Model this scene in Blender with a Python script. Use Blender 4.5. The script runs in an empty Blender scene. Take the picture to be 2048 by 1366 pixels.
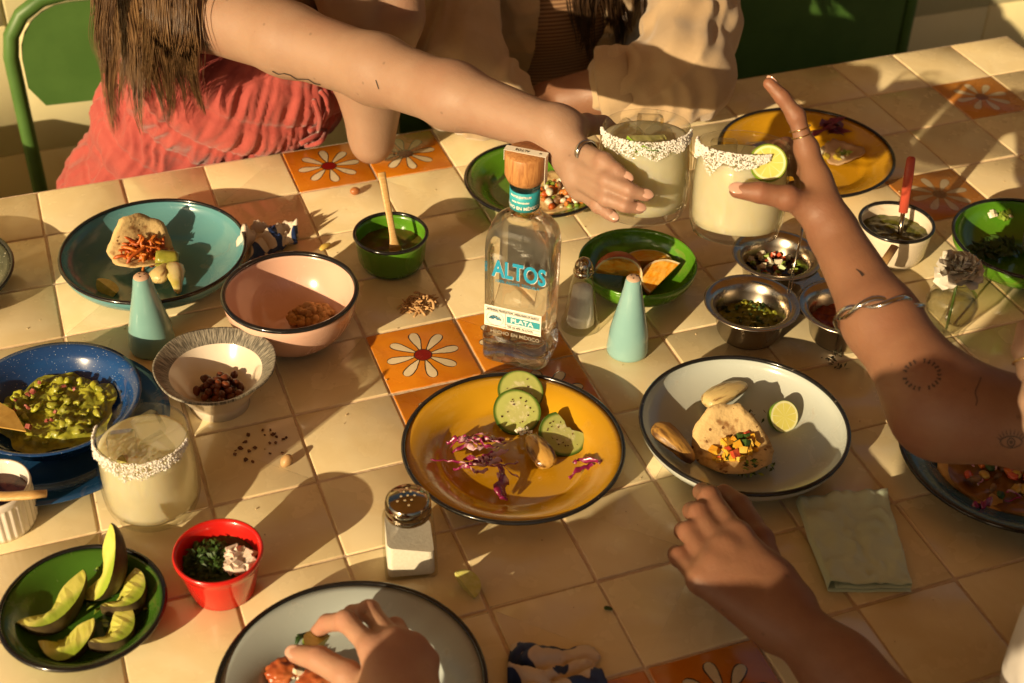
import bpy, math, random
import numpy as np
from mathutils import Vector, Matrix, noise
from mathutils.bvhtree import BVHTree

random.seed(7)
RNG = np.random.default_rng(11)
R = math.radians
PI = math.pi
scene = bpy.context.scene
COL = scene.collection

# ------------------------------------------------------------------ camera
CAM = np.array([0.02985, -1.70309, 1.00803]); AIM = np.array([0.48987, -0.50432, 0.0])
ROLL = 0.02637; FPX = 2798.14
_f = AIM - CAM; _f /= np.linalg.norm(_f)
_r = np.cross(_f, [0, 0, 1.0]); _r /= np.linalg.norm(_r); _u = np.cross(_r, _f)
RT = math.cos(ROLL) * _r + math.sin(ROLL) * _u
UP = -math.sin(ROLL) * _r + math.cos(ROLL) * _u
cam_d = bpy.data.cameras.new('camera'); cam = bpy.data.objects.new('camera', cam_d); COL.objects.link(cam)
cam.matrix_world = Matrix(((RT[0], UP[0], -_f[0], CAM[0]), (RT[1], UP[1], -_f[1], CAM[1]), (RT[2], UP[2], -_f[2], CAM[2]), (0, 0, 0, 1)))
cam_d.sensor_width = 36.0; cam_d.lens = FPX / 2048 * 36; cam_d.clip_start = 0.05; cam_d.clip_end = 200
cam_d.dof.use_dof = True; cam_d.dof.focus_distance = 1.56; cam_d.dof.aperture_fstop = 6.3
scene.camera = cam

# ------------------------------------------------------------------ light
SUN_EL, SUN_AZ = 19.0, 57.0           # the light travels towards azimuth 57 deg (from +y to +x)
world = bpy.data.worlds.new('World'); scene.world = world; world.use_nodes = True
nt = world.node_tree; nt.nodes.clear()
sky = nt.nodes.new('ShaderNodeTexSky'); sky.sky_type = 'NISHITA'; sky.sun_disc = False
sky.sun_elevation = R(SUN_EL); sky.sun_rotation = R(SUN_AZ + 180); sky.dust_density = 4.0; sky.air_density = 1.0; sky.ozone_density = 0.6
bg = nt.nodes.new('ShaderNodeBackground'); bg.inputs['Strength'].default_value = 0.05
wo = nt.nodes.new('ShaderNodeOutputWorld')
nt.links.new(sky.outputs[0], bg.inputs[0]); nt.links.new(bg.outputs[0], wo.inputs[0])
sun_d = bpy.data.lights.new('sun', 'SUN'); sun_d.energy = 4.3; sun_d.angle = R(0.5); sun_d.color = (1.0, 0.80, 0.53)
sun = bpy.data.objects.new('sun', sun_d); COL.objects.link(sun)
sdir = Vector((math.sin(R(SUN_AZ)) * math.cos(R(SUN_EL)), math.cos(R(SUN_AZ)) * math.cos(R(SUN_EL)), -math.sin(R(SUN_EL))))
sun.rotation_euler = sdir.to_track_quat('-Z', 'Y').to_euler(); sun.location = (-3, -3, 3)
vs = scene.view_settings
vs.view_transform = 'Standard'; vs.look = 'None'; vs.gamma = 1.0; vs.exposure = 0.54; vs.use_curve_mapping = False
vs.use_white_balance = True; vs.white_balance_temperature = 7300; vs.white_balance_tint = 8
cy = scene.cycles
cy.use_denoising = True; cy.max_bounces = 8; cy.transparent_max_bounces = 18; cy.transmission_bounces = 8
cy.glossy_bounces = 4; cy.diffuse_bounces = 3; cy.caustics_refractive = False; cy.caustics_reflective = False
cy.sample_clamp_indirect = 6.0; cy.blur_glossy = 0.5

# ------------------------------------------------------------------ helpers: places
def ray(x, y): return _f + RT * (x - 1024) / FPX + UP * (683 - y) / FPX
def at(x, y, z=0.0):
    d = ray(x, y); return CAM + d * (z - CAM[2]) / d[2]
def aty(x, y, Y):
    d = ray(x, y); return CAM + d * (Y - CAM[1]) / d[1]
def atd(x, y, D): return CAM + ray(x, y) * D
def depth(P): return float((np.array(P) - CAM) @ _f)
def ell(x0, x1, y, h):
    c = at((x0 + x1) / 2, y, h); return c[0], c[1], (x1 - x0) / 2 * depth(c) / FPX

# ------------------------------------------------------------------ helpers: objects
def thing(name, label, cat, loc=(0, 0, 0), rotz=0.0, group=None):
    o = bpy.data.objects.new(name, None); COL.objects.link(o); o.empty_display_size = 0.01
    o.location = [float(v) for v in loc]; o.rotation_euler = (0, 0, rotz)
    return tag(o, label, cat, group)
def tag(o, label=None, cat=None, group=None, kind=None):
    if label: o['label'] = label
    if cat: o['category'] = cat
    if group: o['group'] = group
    if kind: o['kind'] = kind
    return o
def mesh(name, V, F, mat=None, smooth=True):
    me = bpy.data.meshes.new(name)
    me.from_pydata([tuple(map(float, v)) for v in V], [], [tuple(int(i) for i in f) for f in F])
    if smooth: me.polygons.foreach_set('use_smooth', [True] * len(me.polygons))
    if mat: me.materials.append(mat)
    me.update(); return me
def fast_mesh(name, V, Q, mat=None):
    me = bpy.data.meshes.new(name); V = np.asarray(V, np.float32); Q = np.asarray(Q, np.int32); n = Q.shape[1]
    me.vertices.add(len(V)); me.vertices.foreach_set('co', V.ravel())
    me.loops.add(Q.size); me.loops.foreach_set('vertex_index', Q.ravel())
    me.polygons.add(len(Q)); me.polygons.foreach_set('loop_start', np.arange(len(Q), dtype=np.int32) * n)
    me.polygons.foreach_set('use_smooth', np.ones(len(Q), bool))
    if mat: me.materials.append(mat)
    me.update(calc_edges=True); me.validate(); return me
def link(name, me, parent=None, loc=None, rot=None, scale=None):
    o = bpy.data.objects.new(name, me); COL.objects.link(o)
    if parent: o.parent = parent
    if loc is not None: o.location = [float(v) for v in loc]
    if rot is not None: o.rotation_euler = rot
    if scale is not None: o.scale = (scale,) * 3 if np.isscalar(scale) else scale
    return o
def part(name, VF, mat, parent=None, smooth=True, **k):
    return link(name, mesh(name, VF[0], VF[1], mat, smooth), parent, **k)
def copy_tree(o, parent=None):
    c = o.copy(); COL.objects.link(c); c.parent = parent
    for ch in o.children: copy_tree(ch, c)
    return c
def weld_normals(o, ang=35):
    me = o.data; me.set_sharp_from_angle(angle=R(ang)); return o

# ------------------------------------------------------------------ helpers: shapes (V, F)
def join(*parts):
    V = []; F = []
    for v, f in parts:
        b = len(V); V.extend([tuple(p) for p in v]); F.extend([tuple(i + b for i in q) for q in f])
    return V, F
def xf(VF, M):
    return [tuple(M @ Vector(v)) for v in VF[0]], VF[1]
def TR(loc=(0, 0, 0), rot=(0, 0, 0), s=(1, 1, 1)):
    from mathutils import Euler
    if np.isscalar(s): s = (s, s, s)
    return Matrix.Translation([float(v) for v in loc]) @ Euler(rot).to_matrix().to_4x4() @ Matrix.Diagonal((*s, 1))
def lathe(prof, n=64, wob=None):
    V = []; F = []; m = len(prof); tops = []
    for (r, z) in prof:
        if r <= 1e-6: tops.append((len(V), 1)); V.append((0, 0, z))
        else:
            tops.append((len(V), n))
            for i in range(n):
                a = 2 * PI * i / n; rr = r * (wob(a, r, z) if wob else 1); V.append((rr * math.cos(a), rr * math.sin(a), z))
    for k in range(m - 1):
        (a, na), (b, nb) = tops[k], tops[k + 1]
        for i in range(n):
            j = (i + 1) % n
            if na == 1 and nb == 1: continue
            if na == 1: F.append((a, b + j, b + i))
            elif nb == 1: F.append((a + i, a + j, b))
            else: F.append((a + i, a + j, b + j, b + i))
    return V, F
def torus(Rr, r, z=0, n=72, m=8, sq=1.0):
    V = []; F = []
    for i in range(n):
        a = 2 * PI * i / n
        for j in range(m):
            b = 2 * PI * j / m; q = Rr + r * math.cos(b)
            V.append((q * math.cos(a), q * math.sin(a), z + r * sq * math.sin(b)))
    for i in range(n):
        for j in range(m):
            F.append((i * m + j, ((i + 1) % n) * m + j, ((i + 1) % n) * m + (j + 1) % m, i * m + (j + 1) % m))
    return V, F
def box(sx, sy, sz, c=(0, 0, 0), b=0.0):
    x, y, z = sx / 2, sy / 2, sz / 2
    if b <= 0:
        V = [(c[0] + i * x, c[1] + j * y, c[2] + k * z) for k in (-1, 1) for j in (-1, 1) for i in (-1, 1)]
        return V, [(0, 2, 3, 1), (4, 5, 7, 6), (0, 1, 5, 4), (2, 6, 7, 3), (0, 4, 6, 2), (1, 3, 7, 5)]
    # rounded in plan, chamfered top
    V = []; F = []
    def ring(ix, iz):
        for (sx_, sy_) in ((1, 1), (-1, 1), (-1, -1), (1, -1)):
            a0 = {(1, 1): 0, (-1, 1): 90, (-1, -1): 180, (1, -1): 270}[(sx_, sy_)]
            for t in (0, 45, 90):
                a = R(a0 + t); V.append((c[0] + sx_ * (x - b) + (b - ix) * math.cos(a), c[1] + sy_ * (y - b) + (b - ix) * math.sin(a), c[2] + iz))
    ring(0, -z); ring(0, z - b * .7); ring(b * .3, z - b * .2); ring(b * .75, z)
    for k in range(3):
        for i in range(12): F.append((k * 12 + i, k * 12 + (i + 1) % 12, (k + 1) * 12 + (i + 1) % 12, (k + 1) * 12 + i))
    F.append(tuple(range(36, 48))); F.append(tuple(range(11, -1, -1)))
    return V, F
def frame_of(d, up=(0, 0, 1)):
    d = Vector(d).normalized(); u = Vector(up)
    if abs(d.dot(u)) > .98: u = Vector((1, 0, 0))
    s = d.cross(u).normalized(); return d, s, s.cross(d).normalized()
def tube(path, rad, n=8, flat=1.0, up=(0, 0, 1), cap=True):
    P = [Vector([float(c) for c in p]) for p in path]; m = len(P); V = []; F = []
    if np.isscalar(rad): rad = [rad] * m
    for k in range(m):
        d = P[min(k + 1, m - 1)] - P[max(k - 1, 0)]
        _, s, u = frame_of(d, up)
        for i in range(n):
            a = 2 * PI * i / n; V.append(tuple(P[k] + s * (rad[k] * math.cos(a)) + u * (rad[k] * flat * math.sin(a))))
    for k in range(m - 1):
        for i in range(n):
            j = (i + 1) % n; F.append((k * n + i, k * n + j, (k + 1) * n + j, (k + 1) * n + i))
    if cap: F.append(tuple(range(n - 1, -1, -1))); F.append(tuple((m - 1) * n + i for i in range(n)))
    return V, F
def spline(pts, k=6):
    P = [np.array(p, float) for p in pts]; P = [2 * P[0] - P[1]] + P + [2 * P[-1] - P[-2]]; out = []
    for i in range(1, len(P) - 2):
        for t in np.linspace(0, 1, k, endpoint=False):
            a, b, c, d = P[i - 1:i + 3]
            out.append(.5 * ((2 * b) + (c - a) * t + (2 * a - 5 * b + 4 * c - d) * t * t + (3 * b - a - 3 * c + d) * t ** 3))
    out.append(P[-2]); return out
_ico = {}
def ico(sub=2):
    if sub in _ico: return _ico[sub]
    t = (1 + 5 ** .5) / 2
    V = [Vector(v).normalized() for v in ((-1, t, 0), (1, t, 0), (-1, -t, 0), (1, -t, 0), (0, -1, t), (0, 1, t), (0, -1, -t), (0, 1, -t), (t, 0, -1), (t, 0, 1), (-t, 0, -1), (-t, 0, 1))]
    F = [(0, 11, 5), (0, 5, 1), (0, 1, 7), (0, 7, 10), (0, 10, 11), (1, 5, 9), (5, 11, 4), (11, 10, 2), (10, 7, 6), (7, 1, 8), (3, 9, 4), (3, 4, 2), (3, 2, 6), (3, 6, 8), (3, 8, 9), (4, 9, 5), (2, 4, 11), (6, 2, 10), (8, 6, 7), (9, 8, 1)]
    for _ in range(sub):
        mid = {}; nf = []
        def m(a, b):
            k = (min(a, b), max(a, b))
            if k not in mid: mid[k] = len(V); V.append(((V[a] + V[b]) / 2).normalized())
            return mid[k]
        for a, b, c in F:
            x, y, z = m(a, b), m(b, c), m(c, a); nf += [(a, x, z), (b, y, x), (c, z, y), (x, y, z)]
        F = nf
    _ico[sub] = ([tuple(v) for v in V], F); return _ico[sub]
def lump(s=(1, 1, 1), amp=.2, fr=1.5, seed=0, sub=2):
    V, F = ico(sub); o = Vector((seed * 3.7, seed * 1.3, seed * 7.1)); out = []
    for v in V:
        p = Vector(v); k = 1 + amp * noise.fractal(p * fr + o, 1.0, 2.0, 3); out.append((v[0] * s[0] * k, v[1] * s[1] * k, v[2] * s[2] * k))
    return out, F
def chunk(s, seed):
    """a jittered knife-cut die"""
    rnd = random.Random(seed); V, F = box(*s)
    return [tuple(c * (1 + rnd.uniform(-.28, .28)) for c in v) for v in V], F
def disc(r, n=40, rings=5, zf=None, rf=None, th=.0):
    """sheet disc with height function and rim function, optional thickness"""
    V = [(0, 0, zf(0, 0) if zf else 0)]; F = []
    for k in range(1, rings + 1):
        for i in range(n):
            a = 2 * PI * i / n; q = r * k / rings * (1 + (k / rings) * ((rf(a) if rf else 1) - 1)); x, y = q * math.cos(a), q * math.sin(a)
            V.append((x, y, zf(x, y) if zf else 0))
    for i in range(n):
        F.append((0, 1 + i, 1 + (i + 1) % n))
    for k in range(rings - 1):
        for i in range(n):
            j = (i + 1) % n; F.append((1 + k * n + i, 1 + (k + 1) * n + i, 1 + (k + 1) * n + j, 1 + k * n + j))
    if th:
        m = len(V); V += [(x, y, z - th) for x, y, z in V]; F += [tuple(i + m for i in f[::-1]) for f in F]
        s = 1 + (rings - 1) * n
        for i in range(n):
            j = (i + 1) % n; F.append((s + i, s + m + i, s + m + j, s + j))
    return V, F
def sector(rad, ang, sc=(1, 1, 1), n=12, m=12):
    """wedge of a round fruit about the x axis: returns (rind VF, flesh VF); edge of the wedge along x, opening upward (+z)"""
    V = []; F = []
    for i in range(n + 1):
        ph = -ang / 2 + ang * i / n
        for j in range(m + 1):
            t = PI * j / m; x = -math.cos(t); q = math.sin(t)
            V.append((x * rad * sc[0], q * math.sin(ph) * rad * sc[1], -q * math.cos(ph) * rad * sc[2]))
    for i in range(n):
        for j in range(m): a = i * (m + 1) + j; F.append((a, a + 1, a + m + 2, a + m + 1))
    rind = (V, F); fv = []; ff = []
    for side in (0, n):
        b = len(fv); edge = V[side * (m + 1):(side + 1) * (m + 1)]
        for j, p in enumerate(edge): fv.append(p); fv.append((p[0], 0.0, 0.0)); fv.append((p[0], p[1] * .55, p[2] * .55 + .02 * rad * sc[2] * math.sin(j * 2.3)))
        for j in range(m):
            a = b + 3 * j; ff += [(a, a + 3, a + 5, a + 2), (a + 2, a + 5, a + 4, a + 1)]
    return rind, (fv, ff)

# ------------------------------------------------------------------ materials
def srgb(r, g, b):
    f = lambda c: c / 12.92 if c <= .04045 else ((c + .055) / 1.055) ** 2.4
    return tuple(f(c / 255) for c in (r, g, b))
class NT:
    def __init__(s, name):
        s.m = bpy.data.materials.new(name); s.m.use_nodes = True; s.t = s.m.node_tree; s.t.nodes.clear()
        s.out = s.t.nodes.new('ShaderNodeOutputMaterial')
    def n(s, typ, **kw):
        nd = s.t.nodes.new('ShaderNode' + typ)
        for k, v in kw.items():
            if k.startswith('i_'): s.set(nd.inputs[k[2:].replace('_', ' ')], v)
            else: setattr(nd, k, v)
        return nd
    def set(s, sock, v):
        if isinstance(v, bpy.types.NodeSocket): s.t.links.new(v, sock)
        elif isinstance(v, tuple) and len(v) == 3 and sock.type == 'RGBA': sock.default_value = (*v, 1)
        else: sock.default_value = v
    def math(s, op, a, b=0.0, c=None, clamp=False):
        nd = s.t.nodes.new('ShaderNodeMath'); nd.operation = op; nd.use_clamp = clamp
        s.set(nd.inputs[0], a); s.set(nd.inputs[1], b)
        if c is not None: s.set(nd.inputs[2], c)
        return nd.outputs[0]
    def mix(s, f, a, b):
        nd = s.t.nodes.new('ShaderNodeMix'); nd.data_type = 'RGBA'
        s.set(nd.inputs[0], f); s.set(nd.inputs[6], a); s.set(nd.inputs[7], b); return nd.outputs[2]
    def ramp(s, f, p0, p1, v0=0.0, v1=1.0):
        nd = s.t.nodes.new('ShaderNodeMapRange'); nd.interpolation_type = 'SMOOTHSTEP'
        for i, v in enumerate((f, p0, p1, v0, v1)): s.set(nd.inputs[i], v)
        return nd.outputs[0]
    def coord(s, which='Object', scale=None):
        tc = s.n('TexCoord'); o = tc.outputs[which]
        if scale is not None:
            mp = s.n('Mapping'); s.set(mp.inputs['Vector'], o); mp.inputs['Scale'].default_value = (scale,) * 3 if np.isscalar(scale) else scale; o = mp.outputs[0]
        return o
    def noise(s, vec, scale, detail=4.0, rough=.55, dist=0.0):
        nd = s.n('TexNoise'); s.set(nd.inputs['Vector'], vec); nd.inputs['Scale'].default_value = scale
        nd.inputs['Detail'].default_value = detail; nd.inputs['Roughness'].default_value = rough; nd.inputs['Distortion'].default_value = dist
        return nd.outputs[0]
    def bump(s, h, strength=.3, dist=.001, nrm=None):
        nd = s.n('Bump'); nd.inputs['Strength'].default_value = strength; nd.inputs['Distance'].default_value = dist; s.set(nd.inputs['Height'], h)
        if nrm is not None: s.set(nd.inputs['Normal'], nrm)
        return nd.outputs[0]
    def bsdf(s, **kw):
        nd = s.n('BsdfPrincipled')
        for k, v in kw.items(): s.set(nd.inputs[k.replace('_', ' ')], v)
        return nd
    def done(s, sh): s.t.links.new(sh, s.out.inputs[0]); return s.m
_mats = {}
def pm(name, col, rough=.5, col2=None, sc=30, lo=.35, hi=.65, bump=0.0, bsc=60, bd=.001, sub=0.0, subr=(.01, .004, .002), coat=0.0, metal=0.0, spec=.5, det=5.0, sheen=0.0, dist=0.0, rvar=0.0, stretch=None, trans=0.0, ior=1.45, aniso=None, speck=None):
    """one procedural surface: two tones blended by noise, fine relief, optional subsurface / coat / specks"""
    if name in _mats: return _mats[name]
    t = NT(name); co = t.coord('Object', stretch); n1 = t.noise(co, sc, det, dist=dist)
    c = t.mix(t.ramp(n1, lo, hi), col, col2 or col)
    if speck:
        vo = t.n('TexVoronoi'); t.set(vo.inputs['Vector'], t.coord()); vo.inputs['Scale'].default_value = speck[1]
        rnd = t.math('GREATER_THAN', t.noise(t.coord(), speck[1] * .8, 1), .5)
        c = t.mix(t.math('MULTIPLY', t.math('LESS_THAN', vo.outputs['Distance'], speck[2]), rnd), c, speck[0])
    kw = dict(Base_Color=c, Roughness=rough, Metallic=metal, Coat_Weight=coat, Coat_Roughness=.08, Specular_IOR_Level=spec, Subsurface_Weight=sub, Sheen_Weight=sheen, Transmission_Weight=trans, IOR=ior)
    if sub: kw['Subsurface_Radius'] = subr; kw['Subsurface_Scale'] = 1.0
    if rvar: kw['Roughness'] = t.ramp(t.noise(co, sc * .7, 3), .3, .7, max(0, rough - rvar), rough + rvar)
    if bump: kw['Normal'] = t.bump(t.noise(co, bsc, 5), bump, bd)
    _mats[name] = t.done(t.bsdf(**kw).outputs[0]); return _mats[name]
def enamel(name, c, c2=None, speck=None):
    if 'enamel_' + name in _mats: return _mats['enamel_' + name]
    t = NT('enamel_' + name); co = t.coord(); n1 = t.noise(co, 9, 5); sm = t.noise(co, 26, 6, .65, 1.2)
    k = t.mix(t.ramp(n1, .35, .65), c, c2 or tuple(v * .86 for v in c))
    k = t.mix(t.math('MULTIPLY', t.ramp(sm, .60, .74), .30), k, (.30, .17, .06))          # dried sauce film
    if speck:
        vo = t.n('TexVoronoi'); t.set(vo.inputs['Vector'], co); vo.inputs['Scale'].default_value = speck[1]
        k = t.mix(t.math('MULTIPLY', t.math('LESS_THAN', vo.outputs['Distance'], speck[2]), t.math('GREATER_THAN', t.noise(co, speck[1] * .8, 1), .5)), k, speck[0])
    ro = t.math('ADD', t.ramp(n1, .3, .7, .10, .20), t.math('MULTIPLY', t.ramp(sm, .52, .72), .28))
    _mats['enamel_' + name] = t.done(t.bsdf(Base_Color=k, Roughness=ro, Coat_Weight=.25, Coat_Roughness=.12, Normal=t.bump(t.math('ADD', t.noise(co, 35, 4), t.math('MULTIPLY', sm, .25)), .14, .0008)).outputs[0]); return _mats['enamel_' + name]
def clear(name, tint=(1, 1, 1), ior=1.45, rough=0.0, body=.5):
    """clear glass: refraction blended with plain see-through so that light passes into its shadow"""
    t = NT(name); g = t.n('BsdfGlass'); g.inputs['IOR'].default_value = ior; g.inputs['Roughness'].default_value = rough; t.set(g.inputs[0], tint)
    tr = t.n('BsdfTransparent'); t.set(tr.inputs[0], tint); mx = t.n('MixShader'); mx.inputs[0].default_value = body
    t.t.links.new(tr.outputs[0], mx.inputs[1]); t.t.links.new(g.outputs[0], mx.inputs[2]); return t.done(mx.outputs[0])
def thin_glass(name, tint=(.97, .97, .95), ior=1.5, rough=.02, gain=1.0):
    """thin wall: see-through with Fresnel reflection"""
    t = NT(name); ge = t.n('NewGeometry'); dp = t.n('VectorMath', operation='DOT_PRODUCT'); t.set(dp.inputs[0], ge.outputs['Normal']); t.set(dp.inputs[1], ge.outputs['Incoming'])
    k = t.math('POWER', t.math('SUBTRACT', 1.0, t.math('ABSOLUTE', dp.outputs['Value']), clamp=True), 4.0); fr = t.math('ADD', .03, t.math('MULTIPLY', k, .55 * gain))
    gl = t.n('BsdfGlossy'); gl.inputs['Roughness'].default_value = rough
    tr = t.n('BsdfTransparent'); t.set(tr.inputs[0], tint); mx = t.n('MixShader')
    t.set(mx.inputs[0], fr); t.t.links.new(tr.outputs[0], mx.inputs[1]); t.t.links.new(gl.outputs[0], mx.inputs[2])
    return t.done(mx.outputs[0])
BLACK_RIM = pm('black_enamel', (.008, .008, .009), .18, (.10, .085, .07), sc=150, lo=.66, hi=.72, coat=.4, rvar=.08)
WOOD = pm('pale_wood', (.52, .30, .11), .45, (.62, .40, .17), sc=60, stretch=(1, 12, 12), bump=.15, bsc=80)
# ================================================================== SETTING
PITCH = 0.11; TW = 0.1081; WALL_Y = 0.60; FLOOR_Z = -0.75
fl = pm('floor_cement', (.16, .13, .08), .7, (.24, .20, .13), sc=3, bump=.2, bsc=40)
tag(part('floor', disc(9, 48, 4), fl, loc=(0.6, -0.5, FLOOR_Z), smooth=False), kind='structure')
# back wall: pale lime plaster in big blocks
wm = pm('cream_wall_paint', (.74, .66, .38), .6, (.80, .73, .46), sc=2.5, bump=.12, bsc=14, bd=.003)
wall = tag(part('wall', box(6.0, .16, 1.6, (0.6, WALL_Y + .085, FLOOR_Z + .80)), wm, smooth=False), 'pale cream block wall behind the diners', 'wall')
blk = mesh('wall_block', *box(.398, .014, .238, b=.004), wm)
for i in range(-7, 8):
    for j in range(0, 6):
        link('wall_block', blk, wall, loc=(.6 + i * .4, WALL_Y + .001, FLOOR_Z + .12 + j * .24))

# table
def tile_mat(name, base, alt, edge, flower=None):
    t = NT(name); co = t.coord(); oi = t.n('ObjectInfo')
    sep = t.n('SeparateXYZ'); t.set(sep.inputs[0], co)
    off = t.n('VectorMath', operation='ADD'); t.set(off.inputs[0], co)
    cm = t.n('CombineXYZ'); t.set(cm.inputs[0], t.math('MULTIPLY', oi.outputs['Random'], 7.0)); t.set(cm.inputs[1], t.math('MULTIPLY', oi.outputs['Random'], 13.0)); t.set(off.inputs[1], cm.outputs[0]); v = off.outputs[0]
    n1 = t.ramp(t.noise(v, 14, 4, dist=1.2), .3, .7); n2 = t.noise(v, 70, 4)
    c = t.mix(n1, base, alt)
    c = t.mix(t.math('MULTIPLY', oi.outputs['Random'], .35), c, edge)
    ax = t.math('ABSOLUTE', sep.outputs[0]); ay = t.math('ABSOLUTE', sep.outputs[1]); em = t.math('MAXIMUM', ax, ay)
    if flower:
        pet, line, heart = flower
        s = 1 / .053; x = t.math('MULTIPLY', sep.outputs[0], s); y = t.math('MULTIPLY', sep.outputs[1], s)
        r = t.math('SQRT', t.math('ADD', t.math('MULTIPLY', x, x), t.math('MULTIPLY', y, y)))
        th = t.math('ARCTAN2', y, x)
        a = t.math('SUBTRACT', t.math('MODULO', t.math('ADD', th, 2 * PI + PI / 8), PI / 4), PI / 8)
        u = t.math('MULTIPLY', r, t.math('COSINE', a)); w = t.math('ABSOLUTE', t.math('MULTIPLY', r, t.math('SINE', a)))
        tt = t.math('DIVIDE', t.math('SUBTRACT', u, .17), .63, clamp=True)
        hw = t.math('MULTIPLY', t.math('MULTIPLY', t.math('POWER', tt, .75), .155), t.math('SQRT', t.math('SUBTRACT', 1.0, t.math('POWER', tt, 5.0), clamp=True)))
        dd = t.math('SUBTRACT', hw, w)
        wob = t.math('MULTIPLY', t.math('SUBTRACT', n2, .5), .05); dd = t.math('ADD', dd, wob)
        ok = t.ramp(u, .815, .805); inp = t.math('MULTIPLY', ok, t.ramp(dd, .004, .012)); inl = t.math('MULTIPLY', ok, t.ramp(dd, -.022, -.014))
        c = t.mix(inl, c, line); c = t.mix(inp, c, t.mix(n1, pet, tuple(p * .86 for p in pet)))
        c = t.mix(t.ramp(r, .215, .195), c, line); c = t.mix(t.ramp(r, .19, .175), c, heart)
    # chipped, worn arris shows the clay
    chip = t.ramp(t.math('ADD', em, t.math('MULTIPLY', t.math('SUBTRACT', n2, .5), .004)), .0526, .0536)
    c = t.mix(t.math('MULTIPLY', chip, .6), c, (.60, .42, .26))
    rough = t.ramp(t.noise(v, 25, 3), .3, .75, .14, .34)
    h = t.math('ADD', t.math('MULTIPLY', t.noise(v, 9, 3), 1.0), t.math('MULTIPLY', n2, .12))
    b = t.bsdf(Base_Color=c, Roughness=rough, Coat_Weight=.25, Coat_Roughness=.1, Normal=t.bump(h, .35, .003))
    return t.done(b.outputs[0])
T_CREAM = tile_mat('cream_glazed_tile', (.76, .63, .37), (.82, .71, .46), (.74, .60, .37))
T_FLOW = tile_mat('flower_glazed_tile', (.56, .17, .012), (.66, .24, .02), (.50, .13, .01), ((.72, .60, .40), (.03, .018, .01), (.20, .010, .008)))
T_OLD = tile_mat('faded_flower_tile', (.50, .18, .03), (.56, .24, .05), (.46, .16, .03), ((.66, .56, .40), (.40, .20, .06), (.22, .08, .02)))
GROUT = pm('sandy_grout', (.58, .44, .31), .95, (.68, .54, .40), sc=80, bump=.6, bsc=150, bd=.002)
table = thing('table', 'long outdoor table topped with cream and orange daisy tiles', 'table', (0, 0, 0))
I0, I1, J1 = -4, 14, 10
part('grout_bed', box((I1 - I0) * PITCH + .004, J1 * PITCH + .004, .030, ((I0 + I1) / 2 * PITCH, -J1 * PITCH / 2, -.0016 - .015)), GROUT, table, smooth=False)
part('apron', box((I1 - I0) * PITCH - .02, J1 * PITCH - .02, .07, ((I0 + I1) / 2 * PITCH, -J1 * PITCH / 2, -.068)), pm('table_frame', (.10, .06, .03), .7), table, smooth=False)
for (x, y) in ((I0 + .6, .6), (I1 - .6, .6), (I0 + .6, J1 - .6), (I1 - .6, J1 - .6)):
    part('leg', box(.07, .07, .65, (x * PITCH, -y * PITCH, -.425)), _mats['table_frame'], table, smooth=False)
tv = []
for s in range(4):
    rnd = random.Random(s); V, F = box(TW, TW, .012, (0, 0, -.006), b=.0026)
    V = [(x + .0006 * rnd.uniform(-1, 1), y + .0006 * rnd.uniform(-1, 1), z) for x, y, z in V]
    tv.append((V, F))
tm = {k: [mesh('tile', *tv[s], m) for s in range(4)] for k, m in (('c', T_CREAM), ('f', T_FLOW), ('o', T_OLD))}
FLOWERS = {(3, 0): 'f', (4, 0): 'f', (3, 4): 'f', (4, 4): 'f', (3, 5): 'f', (4, 5): 'f', (12, 1): 'o', (10, 3): 'o', (4, 9): 'f', (3, 9): 'f', (13, 6): 'o', (-2, 6): 'f'}
rt = random.Random(3)
for i in range(I0, I1):
    for j in range(J1):
        k = FLOWERS.get((i, j), 'c')
        o = link('tile', tm[k][rt.randrange(4)], table, loc=((i + .5) * PITCH + rt.uniform(-.0007, .0007), -(j + .5) * PITCH + rt.uniform(-.0007, .0007), rt.uniform(-.0005, .0003)),
                 rot=(R(rt.uniform(-.35, .35)), R(rt.uniform(-.35, .35)), R(rt.uniform(-.35, .35)) + (0 if k != 'c' else PI / 2 * rt.randrange(4))))

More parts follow.
